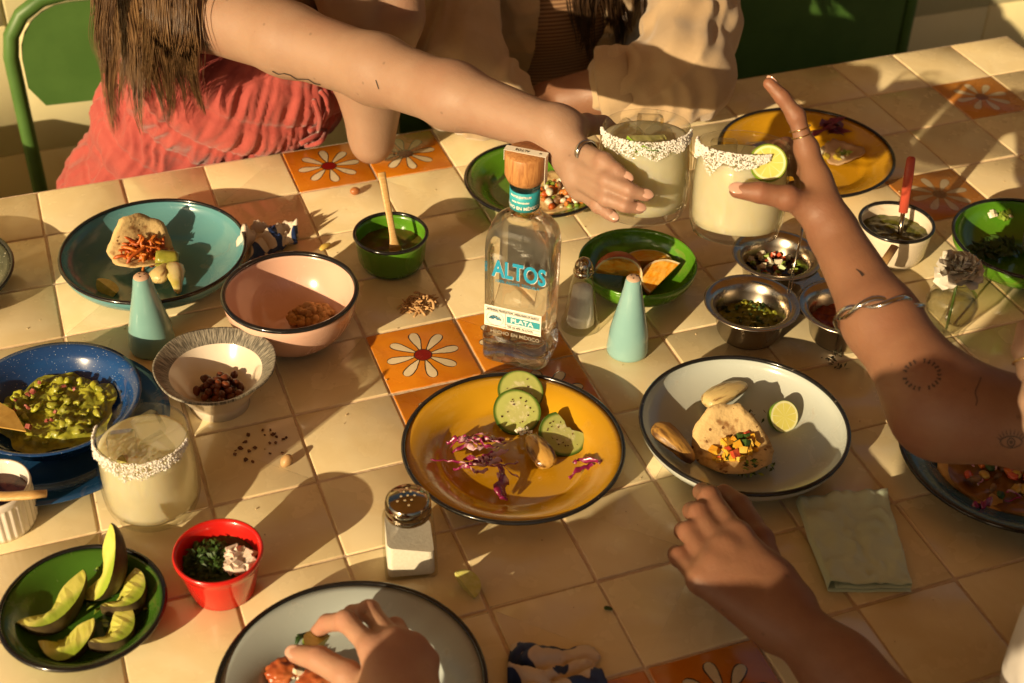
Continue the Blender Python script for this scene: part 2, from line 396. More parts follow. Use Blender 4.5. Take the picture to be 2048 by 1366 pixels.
# green metal folding chairs
GREEN_METAL = pm('green_chair_paint', (.050, .125, .026), .45, (.062, .145, .032), sc=12, bump=.1, bsc=200, bd=.0004)
def chair(label, c, rz, w=.42, h=.86, b=.55):
    """c: middle of the back at seat-back plane on the floor"""
    t = thing('folding_chair', label, 'chair', (c[0], c[1], FLOOR_Z), rz, 'green metal chairs along the wall')
    y = 0.0; x = w / 2; rr = .10
    pts = [(-x, y - .04, 0), (-x, y, .45), (-x, y, h - rr)] + [(-x + rr - rr * math.cos(a), y, h - rr + rr * math.sin(a)) for a in (R(22), R(45), R(68))] + [(-x + rr, y, h), (x - rr, y, h)] + [(x - rr + rr * math.sin(a), y, h - rr + rr * math.cos(a)) for a in (R(22), R(45), R(68))] + [(x, y, h - rr), (x, y, .45), (x, y - .04, 0)]
    part('back_frame', tube(pts, .0125, 12, up=(0, 1, 0)), GREEN_METAL, t)
    # pressed back panel with cut corners
    a, cc = x - .016, h - .016
    ca = [(a - .088 + .088 * math.cos(R(q)), cc - .088 + .088 * math.sin(R(q))) for q in range(0, 91, 15)]; out = [(-a + .022, b), (a - .022, b), (a, b + .035)] + ca + [(-u_, v_) for u_, v_ in ca[::-1]] + [(-a, b + .035)]
    V = [(px, -.003, pz) for px, pz in out] + [(px, .003, pz) for px, pz in out]; n = len(out)
    F = [tuple(range(n)), tuple(range(2 * n - 1, n - 1, -1))] + [(i, n + i, n + (i + 1) % n, (i + 1) % n) for i in range(n)]
    part('back_panel', (V, F), GREEN_METAL, t, smooth=False)
    part('seat', box(w - .03, .40, .018, (0, -.22, .44), b=.008), GREEN_METAL, t, smooth=False)
    for s in (-1, 1): part('leg', tube([(s * (x - .02), -.38, 0), (s * (x - .02), -.02, .46)], .011, 10), GREEN_METAL, t)
    return t
c = aty(292, 100, .47); chair('green metal folding chair behind the woman in red', (c[0], .47), R(-4), h=.815, b=.625)
c = aty(1000, 20, .50); chair('green metal folding chair behind the diner in beige', (c[0], .50), R(0), b=.42)  # panel also carried down over wall that should lie in shade
c = aty(1650, 0, .46); chair('empty green metal folding chair at the top right', (c[0], .46), R(3), b=.34)  # panel lengthened downward to stand in for the shaded wall below it

# invented low stub out of frame, added to cast shadow on the wall foot
lw_ = thing('shadow_stub', 'unseen masonry stub added to cast shade on the back wall', 'wall', (-.43, .35, FLOOR_Z))
for k in range(3):
    for i in range(2): part('shadow_stub_block', box(.248, .20, .208, (-.126 + .252 * i, 0, .105 + .2115 * k), b=.006), wm, lw_, smooth=False)
# invented canvas sheet out of frame, added to block sky and warm ambient light
at2 = NT('blocker_canvas'); ab = at2.bsdf(Base_Color=(.55, .30, .12), Roughness=.9, Normal=at2.bump(at2.noise(at2.coord(), 300, 3), .2, .001)); atr = at2.n('BsdfTranslucent'); at2.set(atr.inputs[0], (.60, .30, .10)); amx = at2.n('MixShader'); amx.inputs[0].default_value = .26
at2.t.links.new(ab.outputs[0], amx.inputs[1]); at2.t.links.new(atr.outputs[0], amx.inputs[2]); CANVAS = at2.done(amx.outputs[0])
aw = thing('sky_blocker', 'unseen ochre canvas sheet added overhead to block and warm the skylight', 'sky_blocker', (.6, -.6, FLOOR_Z))
V = []; F = []
for i in range(13):
    for j in range(9):
        x, y = -3.2 + 6.4 * i / 12, -2.6 + 4.2 * j / 8; V.append((x, y, 2.62 - .10 * math.sin(PI * j / 8) - .04 * math.sin(PI * i / 3)))
for i in range(12):
    for j in range(8): a = i * 9 + j; F.append((a, a + 9, a + 10, a + 1))
part('blocker_sheet', (V, F), CANVAS, aw)
for (x, y) in ((-3.1, -2.5), (3.1, -2.5), (-3.1, 1.5), (3.1, 1.5)): part('blocker_post', tube([(x, y, 0), (x, y, 2.6)], .03, 10), _mats['table_frame'], aw)
# ================================================================== TABLEWARE
def plate(name, label, px, h, mat, kind='rim', rim=BLACK_RIM, z0=0.0, cat='plate', rimr=.0024, tilt=None, flat=.66):
    """px = (left, right, middle row) of the rim ellipse in photo pixels, h its height above the table"""
    cx, cy_, Rr = ell(px[0], px[1], px[2], z0 + h); t = thing(name, label, cat, (cx, cy_, z0)); rr = Rr - rimr
    if kind == 'rim':
        f = rr * flat; up = [(0, .0035), (f * .5, .0030), (f - .006, .0030), (f - .001, .0042), (f + .004, .0075), (f + .008, h * .62), (rr * .93, h * .93), (rr, h)]
        dn = [(rr, h - .0012), (rr * .93, h * .93 - .0018), (f + .008, h * .62 - .0018), (f + .003, .003), (f - .004, .0), (f - .010, .0), (f - .012, .0012), (0, .0012)]
    elif kind == 'bowl':
        f = rr * .55; up = [(0, .003), (f * .6, .003), (f, .0042)]
        for s in np.linspace(.12, 1, 9): up.append((f + (rr - f) * (1 - (1 - s) ** 1.35) ** 1.0 * (0.25 + .75 * s) / 1.0 if False else f + (rr - f) * math.sin(s * PI / 2) ** 1.1, .0042 + (h - .0042) * (1 - math.cos(s * PI / 2)) ** .95))
        dn = [(r + .0012, z - .0016) for r, z in up[::-1][:-2]] + [(f - .002, 0), (f - .008, 0), (f - .010, .0012), (0, .0012)]
    elif kind == 'deep':
        f = rr * .42; up = [(0, .004), (f * .8, .004)]
        for s in np.linspace(.0, 1, 12): a = s * PI / 2; up.append((f + (rr - f) * math.sin(a) ** .9, .004 + (h - .004) * (1 - math.cos(a)) ** .8))
        dn = [(r + .0014, z - .0018) for r, z in up[::-1][:-2]] + [(f, .0), (f - .006, 0), (f - .008, .0015), (0, .0015)]
    elif kind == 'cup':
        f = rr * .90; up = [(0, .003), (f - .010, .003), (f - .003, .006), (f, .012), (rr * .97, h * .85), (rr, h)]
        dn = [(rr + .0014, h - .001), (rr * .97 + .0016, h * .85), (f + .0016, .012), (f - .003, .002), (f - .008, .0), (0, .0)]
    part('dish', lathe(up + dn, 80), mat, t)
    if rim: part('rim', torus(rr + .0004, rimr, h, 80, 8), rim, t)
    return t, (cx, cy_, Rr)

TEAL = enamel('teal', (.10, .27, .29), (.085, .24, .27)); PINK = enamel('pink', (.70, .43, .33)); GREEN = enamel('green', (.085, .25, .018), (.07, .21, .015))
YELLOW = enamel('yellow', (.58, .31, .022), (.54, .28, .018)); WHITE = enamel('white', (.47, .50, .46), (.44, .48, .45)); GREY = enamel('grey', (.42, .48, .47), (.38, .44, .44))
BLUE = enamel('blue', (.010, .055, .19), (.008, .045, .16), speck=((.5, .55, .6), 430, .15)); NAVY = enamel('navy', (.012, .06, .16))
DTEAL = enamel('dark_teal', (.04, .12, .17)); DSPECK = enamel('dark_speckled', (.06, .07, .045), (.045, .055, .04), speck=((.5, .5, .42), 240, .2)); CREAM_E = enamel('cream', (.72, .62, .48))
DGREEN = enamel('deep_green', (.045, .13, .016))

plates = {}
def P(key, *a, **k): plates[key] = plate(*a, **k); return plates[key]
P('teal', 'enamel_bowl', 'shallow teal enamel bowl with black rim holding leftover taco', (122, 492, 498), .036, TEAL, 'bowl', cat='bowl')
P('speck', 'speckled_plate', 'dark speckled plate cut off by left edge', (-330, 21, 548), .026, DSPECK, 'rim', rim=pm('dark_rim', (.02, .02, .018), .2))
P('under', 'serving_plate', 'larger plain blue plate underneath the guacamole plate', (-140, 340, 845), .018, NAVY, 'rim', rim=None)
P('blue', 'speckled_plate', 'speckled cobalt blue plate of guacamole', (-78, 284, 792), .030, BLUE, 'rim', rim=None, z0=.016, flat=.74)
P('pink', 'enamel_bowl', 'deep pink enamel bowl with black rim beside teal bowl', (443, 717, 582), .066, PINK, 'deep', cat='bowl', rimr=.0030)
P('gcup', 'enamel_cup', 'small green enamel sauce cup with wooden spoon', (706, 857, 466), .046, GREEN, 'cup', cat='cup', rimr=.0024)
P('gplate', 'enamel_plate', 'green enamel plate under the reaching arm, behind the bottle', (928, 1216, 357), .022, GREEN, 'rim')
P('gbowl', 'enamel_bowl', 'green enamel bowl holding orange wedges', (1155, 1397, 521), .038, GREEN, 'bowl', cat='bowl', rim=None)
P('yel', 'enamel_plate', 'yellow enamel plate of cucumber slices in front of bottle', (803, 1251, 888), .022, YELLOW, 'rim')
P('white', 'enamel_bowl', 'pale grey white enamel dish with lime half and taco', (1278, 1699, 844), .034, WHITE, 'bowl', cat='bowl')
P('yel2', 'enamel_plate', 'yellow enamel plate behind the raised index finger', (1436, 1788, 302), .024, YELLOW, 'rim')
P('gright', 'enamel_bowl', 'green enamel bowl cut off by the right edge', (1907, 2200, 476), .040, GREEN, 'bowl', cat='bowl')
P('bright', 'enamel_plate', 'dark blue enamel plate under the tattooed elbow', (1800, 2262, 903), .026, DTEAL, 'rim')
P('grey', 'enamel_plate', 'grey enamel plate at the bottom under the hand with lime', (430, 976, 1368), .022, GREY, 'rim')
P('gavo', 'enamel_plate', 'dark green enamel plate of avocado pieces in bottom left corner', (0, 331, 1211), .020, DGREEN, 'rim', flat=.70)
P('wcup', 'enamel_cup', 'white enamel cup of green salsa with black rim', (1718, 1869, 444), .050, CREAM_E, 'cup', cat='cup')

# red melamine ramekin
cx, cy_, Rr = ell(345, 526, 1100, .052); t = thing('ramekin', 'red plastic ramekin of chopped cilantro and onion', 'ramekin', (cx, cy_, 0)); REDM = (cx, cy_, Rr)
part('dish', lathe([(0, .004), (Rr * .62, .004), (Rr * .66, .008), (Rr * .84, .042), (Rr * .90, .049), (Rr * .95, .052), (Rr * .99, .0515), (Rr, .049), (Rr * .985, .046), (Rr * .93, .043), (Rr * .885, .036), (Rr * .72, .002), (Rr * .68, 0), (0, 0)], 72),
     pm('red_melamine', (.52, .012, .012), .22, (.56, .018, .014), sc=20, coat=.4), t)
# fluted white ramekin on the left edge
cx, cy_, Rr = ell(-92, 59, 968, .05); t = thing('ramekin', 'white fluted porcelain ramekin of dark sauce on left edge', 'ramekin', (cx, cy_, 0)); FLUT = (cx, cy_, Rr)
part('dish', lathe([(0, .005), (Rr * .80, .005), (Rr * .84, .01), (Rr * .90, .046), (Rr * .93, .05), (Rr * .98, .05), (Rr, .047), (Rr * .98, .042)], 96), pm('white_porcelain', (.72, .66, .60), .15, coat=.3), t)
part('fluted_side', lathe([(Rr * .98, .0418), (Rr * .97, .039), (Rr * .95, .006), (Rr * .90, .0), (0, 0)], 192, wob=lambda a, r, z: 1 + (.022 * math.cos(a * 32) if .003 < z < .0405 else 0)), _mats['white_porcelain'], t)
part('sauce', disc(Rr * .88, 40, 4, lambda x, y: .034 + .001 * noise.noise(Vector((x * 60, y * 60, 0)))), pm('dark_sauce', (.03, .008, .006), .12, (.07, .02, .01), sc=60), t)
# grey-rimmed stoneware bowl of nuts
cx, cy_, Rr = ell(307, 551, 727, .056); t = thing('stoneware_bowl', 'cream stoneware bowl with streaked grey rim, full of nuts', 'bowl', (cx, cy_, 0)); NUTB = (cx, cy_, Rr)
SW = pm('cream_stoneware', (.66, .56, .44), .22, (.72, .64, .54), sc=14, coat=.3)
tr_ = NT('streaked_rim'); v = tr_.coord(); gx = tr_.n('SeparateXYZ'); tr_.set(gx.inputs[0], v)
ang = tr_.math('MULTIPLY', tr_.math('ARCTAN2', gx.outputs[1], gx.outputs[0]), 22.0); cmb = tr_.n('CombineXYZ'); tr_.set(cmb.inputs[0], ang); rad_ = tr_.math('SQRT', tr_.math('ADD', tr_.math('MULTIPLY', gx.outputs[0], gx.outputs[0]), tr_.math('MULTIPLY', gx.outputs[1], gx.outputs[1]))); tr_.set(cmb.inputs[1], tr_.math('MULTIPLY', rad_, 60.0))
ns = tr_.noise(cmb.outputs[0], 1.6, 5, .7); cc = tr_.mix(tr_.ramp(ns, .38, .66), (.07, .065, .055), (.36, .33, .27))
STREAK = tr_.done(tr_.bsdf(Base_Color=cc, Roughness=.35, Normal=tr_.bump(ns, .3, .0008)).outputs[0])
wv = lambda a, r, z: 1 + (.018 * math.sin(a * 3 + 1) + .008 * math.sin(a * 7)) * (r / Rr) ** 3
part('dish', lathe([(0, .014), (Rr * .40, .015), (Rr * .58, .024), (Rr * .70, .038), (Rr * .76, .0445)], 80, wv), SW, t)
part('rim', lathe([(Rr * .76, .0445), (Rr * .86, .050), (Rr * .97, .0555), (Rr, .056), (Rr * 1.0, .0535), (Rr * .97, .0515)], 80, wv), STREAK, t)
part('foot', lathe([(Rr * .97, .0515), (Rr * .80, .040), (Rr * .58, .018), (Rr * .48, .009), (Rr * .50, .0), (Rr * .40, 0), (Rr * .38, .008), (0, .009)], 80, wv), SW, t)

# ceramic cone shakers
AQUA = pm('aqua_ceramic', (.21, .40, .40), .14, (.24, .44, .43), sc=12, coat=.5); CLAY = pm('bare_clay', (.55, .36, .25), .6)
def cone(label, px, top, hh, rb=.0245, mat=AQUA):
    b = at(px[0], px[1], 0); t = thing('cone_shaker', label, 'shaker', b)
    pr = [(0, 0), (rb - .003, 0), (rb - .0005, .002), (rb, .006), (rb * .90, hh * .30), (rb * .62, hh * .62), (rb * .42, hh * .86), (rb * .37, hh * .945), (rb * .33, hh * .975)]
    part('body', lathe(pr, 56), mat, t)
    tp = part('top', lathe([(rb * .33, hh * .975), (rb * .26, hh * .995), (rb * .12, hh), (0, hh)], 32), CLAY, t)
    for a in (0, 2.1, 4.2): part('hole', lathe([(0, 0), (.0009, 0)], 12), BLACK_RIM, tp, loc=(.0035 * math.cos(a), .0035 * math.sin(a), hh + .0003))
    return t
cone('aqua ceramic cone shaker beside the green bowl of orange wedges', (1254, 702), None, .106)
cone('teal ceramic cone shaker between teal bowl and blue plate', (307, 693), None, .101, .027, mat=pm('teal_ceramic', (.17, .34, .33), .14, (.19, .38, .36), sc=12, coat=.5))

# ---------------------------------------------------------------- glass
GLASS = thin_glass('drinking_glass', gain=1.5); CLEAR = clear('bottle_glass', (.995, .995, .98), 1.45, 0.0, .74); WATER = thin_glass('water_surface', (.92, .92, .88), 1.33, .01, 1.3)
MARG = NT('margarita'); mv = MARG.coord()
_c = MARG.mix(MARG.ramp(MARG.noise(mv, 30, 3), .3, .7), (.82, .76, .56), (.86, .81, .64))
_b = MARG.bsdf(Base_Color=_c, Roughness=.15, Subsurface_Weight=.6, Subsurface_Radius=(.02, .016, .008), Subsurface_Scale=1.0, Specular_IOR_Level=.3)
_tr = MARG.n('BsdfTranslucent'); MARG.set(_tr.inputs[0], (.92, .86, .64)); _mx = MARG.n('MixShader'); _mx.inputs[0].default_value = .40
MARG.t.links.new(_b.outputs[0], _mx.inputs[1]); MARG.t.links.new(_tr.outputs[0], _mx.inputs[2]); MARG = MARG.done(_mx.outputs[0])
SALT = pm('salt_crystals', (.80, .76, .68), .5, (.86, .84, .80), sc=300, sub=.3, subr=(.003, .003, .002)); ICE = thin_glass('ice', (.93, .93, .90), 1.3, .06, 1.75)
LIME_R = pm('lime_rind', (.10, .24, .015), .35, (.20, .34, .03), sc=40, bump=.2, bsc=300, bd=.0004); LIME_F = pm('lime_flesh', (.56, .56, .16), .3, (.66, .64, .26), sc=160, sub=.3, subr=(.004, .004, .001), bump=.3, bsc=200, bd=.001, stretch=(1, 1, 1))
def wedge(name, label, cat, rad, ang, loc, rot, rind, flesh, sc=(1, 1, 1), group=None, parent=None):
    rv, fv = sector(rad, ang, sc)
    if parent is None: t = thing(name, label, cat, loc, 0, group); t.rotation_euler = rot
    else: t = None
    part('peel', rv, rind, t); part('flesh', fv, flesh, t, smooth=False); return t
def tumbler(label, base, rot, rr=.0485, hh=.098, fill=.083, salt=(0, 2 * PI), lime=True, ice=3, seed=1):
    """margarita tumbler: glass (rim rounded, thick base), drink and salt crust are parts"""
    t = thing('margarita_glass', label, 'glass', base); t.rotation_euler = rot
    rb = rr * .93
    prof = lambda z: rb * (.86 + .14 * min(1, z / .016) ** .5) + (rr - rb) * 0 + .004 * math.sin(PI * min(1, z / hh)) * .9
    outer = [(0, 0), (rb * .70, 0), (rb * .82, .0015)] + [(prof(z), z) for z in np.linspace(.004, hh, 14)]
    rt_ = prof(hh); part('glass_wall', lathe(outer + [(rt_ - .0008, hh + .0010), (rt_ - .0020, hh)] + [(prof(z) - .0024, z) for z in np.linspace(hh - .004, .014, 12)] + [(rb * .6, .0095), (0, .009)], 72), GLASS, t)
    d = part('drink', lathe([(0, .0098)] + [(rb * .6, .0102)] + [(prof(z) - .0028, z) for z in np.linspace(.0145, fill, 9)] + [(prof(fill) - .006, fill + .0002), (0, fill)], 64), MARG, t)
    # salt crust: a band of crystals on the outside of the rim
    rnd = random.Random(seed); V = []; F = []
    oc = ico(0)
    for k in range(1500):
        u = rnd.random(); a = salt[0] + (salt[1] - salt[0]) * u; dp = .027 * (math.sin(PI * u) ** .6) * (.55 + .45 * noise.noise(Vector((a * 3, seed, 0)))) + .003
        z = hh + .001 - dp * rnd.random() ** 1.2; r_ = prof(min(hh, z)) + rnd.uniform(.0002, .0018); s = rnd.uniform(.0004, .0012)
        b = len(V); rot_ = Matrix.Rotation(rnd.uniform(0, 6), 3, (rnd.random(), rnd.random(), rnd.random() + .1))
        c_ = Vector((r_ * math.cos(a), r_ * math.sin(a), z)); V += [tuple(c_ + rot_ @ Vector((v[0] * s, v[1] * s * .8, v[2] * s))) for v in oc[0]]; F += [tuple(i + b for i in f) for f in oc[1]]
    tag(part('salt_rim', (V, F), SALT, t, smooth=False), kind='stuff')
    for k in range(ice):
        a = 2.2 * k + seed; V, F = box(.027, .025, .024, b=.005)
        part('ice_cube', xf((V, F), TR((.020 * math.cos(a), .020 * math.sin(a), fill + .004), (.5 + k, .4 * k, a))), ICE, t, smooth=False)
    return t, prof
t, _ = tumbler('salt rimmed margarita glass standing beside the blue plate', at(311, 1010, 0), (0, 0, 0), salt=(R(150), R(330)), seed=3)
GL1 = at(311, 1010, 0)
lw = wedge('lime_wedge', 'lime wedge in the standing margarita glass', 'lime', .018, R(75), GL1 + np.array([-.012, -.024, .080]), (R(40), R(25), R(-15)), LIME_R, LIME_F)

# held glasses
def axis_rot(top, base):
    d = Vector([float(v) for v in (np.array(top) - np.array(base))]).normalized(); return Vector((0, 0, 1)).rotation_difference(d).to_euler()
G1T = atd(1293, 252, 1.44); G1B = G1T + np.array([-.002, -.012, -.097])
G2T = atd(1488, 286, 1.405); G2B = G2T + np.array([-.010, -.022, -.095])
tumbler('margarita glass held by the woman in red', G1B, axis_rot(G1T, G1B), rr=.0490, hh=.098, fill=.086, salt=(R(165), R(325)), seed=5, ice=3)
tumbler('margarita glass held by the hand with a raised finger', G2B, axis_rot(G2T, G2B), rr=.0492, hh=.098, fill=.084, salt=(R(140), R(275)), seed=9, ice=2)
wedge('lime_wedge', 'lime wedge floating in the glass held by the woman in red', 'lime', .024, R(85), G1T + np.array([-.010, -.020, .002]), (R(-40), R(14), R(10)), LIME_R, LIME_F)
LIMESLOT = True

# ---------------------------------------------------------------- bottle
BX = at(1040, 703, 0); bt = thing('tequila_bottle', 'square clear tequila bottle with wooden stopper and blue ALTOS lettering', 'bottle', BX, R(-39)); BW, BD = .0375, .0300
def rrect(w, d, rc, n=7):
    out = []
    for (sx, sy, a0) in ((1, 1, 0), (-1, 1, 90), (-1, -1, 180), (1, -1, 270)):
        for k in range(n): a = R(a0 + 90 * k / (n - 1)); out.append((sx * (w - rc) + rc * math.cos(a), sy * (d - rc) + rc * math.sin(a)))
    return out
secs = []   # (z, w, d, rc)
for z, k, rc in ((0, .86, .010), (.0015, .95, .012), (.005, 1.03, .013), (.012, 1.05, .014), (.024, 1.05, .014), (.034, 1.03, .014), (.038, .99, .013), (.042, .985, .013), (.10, 1.0, .013), (.150, 1.005, .013), (.160, .995, .015), (.170, .96, .018), (.178, .88, .022), (.184, .74, .0215), (.188, .60, .0170), (.1915, .50, .0150)):
    secs.append((z, BW * k, BD * k if k > .7 else BD * max(k, .55), rc))
V = []; F = []; rg = []
for (z, w, d, rc) in secs:
    s = rrect(w, d, min(rc, w - 1e-4, d - 1e-4)); rg.append(len(V)); bumpy = .0016 if .003 < z < .036 else 0
    for i, (x, y) in enumerate(s):
        q = bumpy * noise.noise(Vector((x * 90, y * 90, z * 110))) if bumpy else 0; l = math.hypot(x, y) + 1e-9; V.append((x * (1 + q / l), y * (1 + q / l), z))
m = len(rrect(1, 1, .1))
NECK = [(.0166, .1945), (.0160, .199), (.0158, .226), (.0172, .2275), (.0172, .2305), (.0150, .2315)]
for (r_, z) in NECK:
    rg.append(len(V)); base_s = rrect(BW * .5, BD * .55, .0149)
    for (x, y) in base_s: a = math.atan2(y, x); V.append((r_ * math.cos(a), r_ * math.sin(a), z))
for k in range(len(rg) - 1):
    for i in range(m): j = (i + 1) % m; F.append((rg[k] + i, rg[k] + j, rg[k + 1] + j, rg[k + 1] + i))
F.append(tuple(range(rg[0] + m - 1, rg[0] - 1, -1))); F.append(tuple(range(rg[-1], rg[-1] + m)))
weld_normals(part('glass_body', (V, F), CLEAR, bt), 50)
WOODCAP = NT('stopper_wood'); wv_ = WOODCAP.coord('Object', (1, 1, 10)); wn = WOODCAP.noise(WOODCAP.coord('Object', (60, 60, 9)), 3, 6, .6, 1.5)
WOODCAP = WOODCAP.done(WOODCAP.bsdf(Base_Color=WOODCAP.mix(WOODCAP.ramp(wn, .3, .7), (.30, .115, .035), (.52, .25, .09)), Roughness=.5, Normal=WOODCAP.bump(wn, .25, .0008)).outputs[0])
part('stopper', lathe([(0, .2318), (.0180, .2318), (.0195, .2335), (.0222, .240), (.0222, .2635), (.0212, .2655), (0, .2658)], 56), WOODCAP, bt)
NLB = part('neck_label', lathe([(.0161, .2005), (.0163, .2005), (.0163, .2235), (.0160, .2235)], 48), pm('teal_paper', (.02, .33, .40), .45, (.03, .38, .44), sc=30), bt)
PAPER = pm('label_paper', (.78, .74, .64), .6, (.82, .79, .70), sc=120); INK_B = pm('blue_ink', (.008, .27, .44), .4); INK_W = pm('white_ink', (.85, .82, .74), .5); INK_K = pm('dark_ink', (.05, .045, .04), .6); GLASSY = pm('raised_glass_letters', (.75, .66, .5), .15, trans=.6)
def text(name, body, size, mat, parent, loc, rot, bold=0.0, ext=.0002, align='CENTER', wrap=None, sx=1.0):
    cu = bpy.data.curves.new(name, 'FONT'); cu.body = body; cu.size = size; cu.extrude = ext; cu.offset = bold; cu.align_x = align; cu.align_y = 'CENTER'; cu.resolution_u = 3
    tmp = bpy.data.objects.new('tmp_text', cu); COL.objects.link(tmp); dg = bpy.context.evaluated_depsgraph_get(); me = bpy.data.meshes.new_from_object(tmp.evaluated_get(dg)); bpy.data.objects.remove(tmp)
    for v in me.vertices:
        v.co.x *= sx
        if wrap: a = v.co.x / wrap; v.co = Vector((wrap * math.sin(a), v.co.y, -(wrap - wrap * math.cos(a)) + v.co.z))
    me.materials.clear(); me.materials.append(mat); o = link(name, me, parent, loc=loc, rot=rot); return o
YF = -BD * 1.0 - .0006; ROTF = (PI / 2, 0, 0)
text('brand_shadow', 'ALTOS', .0295, INK_W, bt, (.0066, YF, .1313), ROTF, bold=.0008, sx=.68)
text('brand_lettering', 'ALTOS', .0295, INK_B, bt, (.0060, YF - .0004, .1319), ROTF, bold=.0009, sx=.68)
text('small_lettering', 'OLMECA', .0042, INK_B, bt, (-.0318, YF, .133), (PI / 2, -PI / 2, 0), sx=.8)
text('small_lettering', '100% AGAVE TEQUILA', .0054, INK_B, bt, (.004, YF, .1165), ROTF, sx=.95)
part('rear_label', box(.056, .0004, .062, (0, BD * 1.0 + .0010, .118)), PAPER, bt, smooth=False)
LBL = part('label', box(.0665, .0004, .0285, (0, YF + .0001, .0670)), PAPER, bt, smooth=False)
lb = YF - .0004
def bar(x, z, w, h_, mat=INK_K, name='label_line'): part(name, box(w, .0002, h_, (x, lb, z)), mat, LBL, smooth=False)
for (x, z, w, h_) in ((0, .0785, .064, .0003), (.0, .0745, .064, .0003), (-.0085, .064, .0003, .021), (.0125, .0597, .041, .0003), (0, .0548, .064, .0003)): bar(x, z, w, h_)
bar(.0125, .0668, .0385, .0085, pm('label_teal', (.03, .30, .36), .45), 'label_bar')
text('label_text', 'PLATA', .0078, INK_W, LBL, (.0110, lb - .0004, .0667), ROTF, bold=.0002, sx=1.15)
text('label_text', 'ARTISANAL PRODUCTION  HIGHLANDS OF JALISCO', .0033, INK_K, LBL, (0, lb - .0002, .0764), ROTF, sx=.78)
text('label_text', '750 ml 40% ALC/VOL', .0034, INK_K, LBL, (.009, lb - .0002, .0572), ROTF)
V = []; F = []
for k in range(40):
    a = 2 * PI * k / 40
    for q in (.0098, .0101): V.append((-.0205 + q * math.cos(a), lb, .0645 + .0092 / .0098 * q * math.sin(a)))
for k in range(40): F.append((2 * k, 2 * k + 1, (2 * k + 3) % 80, (2 * k + 2) % 80))
part('emblem_ring', (V, F), INK_K, LBL, smooth=False)
for k in range(11):   # agave fan
    a = R(8 + 16.4 * k); l0, l1 = .0016, .0074; w = .0007; dx, dz = math.cos(a), math.sin(a)
    V = [(-.0205 + dx * l0 - dz * w * .4, lb - .0001, .0632 + dz * l0 + dx * w * .4), (-.0205 + dx * l0 + dz * w * .4, lb - .0001, .0632 + dz * l0 - dx * w * .4), (-.0205 + dx * l1 + dz * w, lb - .0001, .0632 + dz * l1 * .8 - dx * w), (-.0205 + dx * l1 - dz * w, lb - .0001, .0632 + dz * l1 * .8 + dx * w)]
    part('emblem_leaf', (V, [(0, 1, 2, 3)]), INK_B if k % 2 else INK_K, LBL, smooth=False)
text('embossed_text', 'HECHO EN MÉXICO', .0064, GLASSY, bt, (.003, -BD * .985 - .0006, .0460), ROTF, bold=.0001, ext=.0005, sx=1.0)
NF = (0, -.0166, 0)
for body, z, s in (('MASTER DISTILLER', .2190, .0032), ('Jesús Hernández', .2125, .0032), ('HECHO EN MÉXICO', .2052, .0054)):
    text('neck_text', body, s, INK_W, NLB, (0, -.0166, z), ROTF, bold=.0001, wrap=.0166, sx=.95)
SEAL = part('seal_strip', join(box(.0462, .0105, .0003, (0, 0, .26605)), box(.0004, .0105, .034, (.0225, 0, .249)), box(.0004, .0105, .012, (-.0225, 0, .260))), PAPER, bt, smooth=False)
text('seal_text', 'ALTOS', .0052, INK_K, SEAL, (-.004, 0, .2664), (0, 0, PI), sx=1.0); text('seal_text', '40', .0030, INK_K, SEAL, (.016, 0, .2664), (0, 0, PI))

# ---------------------------------------------------------------- shakers in glass and metal
CHROME = pm('chrome', (.42, .36, .28), .16, (.34, .29, .22), sc=30, metal=1.0, rvar=.06); STEEL = pm('brushed_steel', (.46, .40, .32), .24, (.38, .33, .27), sc=30, metal=1.0, rvar=.08)
SALTW = pm('table_salt', (.82, .80, .76), .9, (.88, .87, .84), sc=400, bump=.3, bsc=400)
b = at(820, 1122, 0); t = thing('salt_shaker', 'square glass salt shaker with perforated metal lid', 'shaker', b, R(-12)); t.scale = (1.26,) * 3
def prism(sections, nrc=5):
    V = []; F = []; n = 4 * nrc
    for (z, w, rc) in sections: V += [(x, y, z) for x, y in rrect(w, w, min(rc, w - 1e-4), nrc)]
    for k in range(len(sections) - 1):
        for i in range(n): j = (i + 1) % n; F.append((k * n + i, k * n + j, (k + 1) * n + j, (k + 1) * n + i))
    F.append(tuple(range(n - 1, -1, -1))); F.append(tuple((len(sections) - 1) * n + i for i in range(n))); return V, F
part('jar', prism([(0, .0180, .003), (.002, .0200, .004), (.036, .0195, .005), (.044, .0185, .008), (.050, .0165, .012), (.056, .0155, .0152)]), thin_glass('shaker_glass', (.93, .92, .86), 1.5, .02, 1.3), t)
V, F = prism([(.003, .0178, .004), (.020, .0176, .004), (.027, .0174, .004)])
V = [(x, y, z if z < .025 else z - .25 * x + .003) for x, y, z in V]; part('salt', (V, F), SALTW, t, smooth=False)
LID = part('lid', lathe([(.0162, .052), (.0172, .053), (.0172, .057), (.0166, .0575), (.0173, .0585), (.0173, .063), (.0165, .0665), (.0140, .0685), (0, .0698)], 48), CHROME, t)
hol = pm('lid_hole', (.62, .5, .3), .4)
for (hx, hy) in ((0, 0), (.005, 0), (-.005, 0), (.0025, .0045), (-.0025, .0045), (.0025, -.0045), (-.0025, -.0045), (0, .009), (0, -.009), (.008, .004), (-.008, -.004)):
    part('hole', lathe([(0, 0), (.0010, 0)], 10), hol, LID, loc=(hx, hy, .0697 - .0012 * ((hx * hx + hy * hy) / 8e-5) + .0006))
b = at(1160, 652, 0); t = thing('salt_shaker', 'slim faceted glass shaker right behind the bottle', 'shaker', b)
oct_ = lambda a, r, z: 1 + (.05 * abs(math.cos(a * 4)) if .012 < z < .070 else 0)
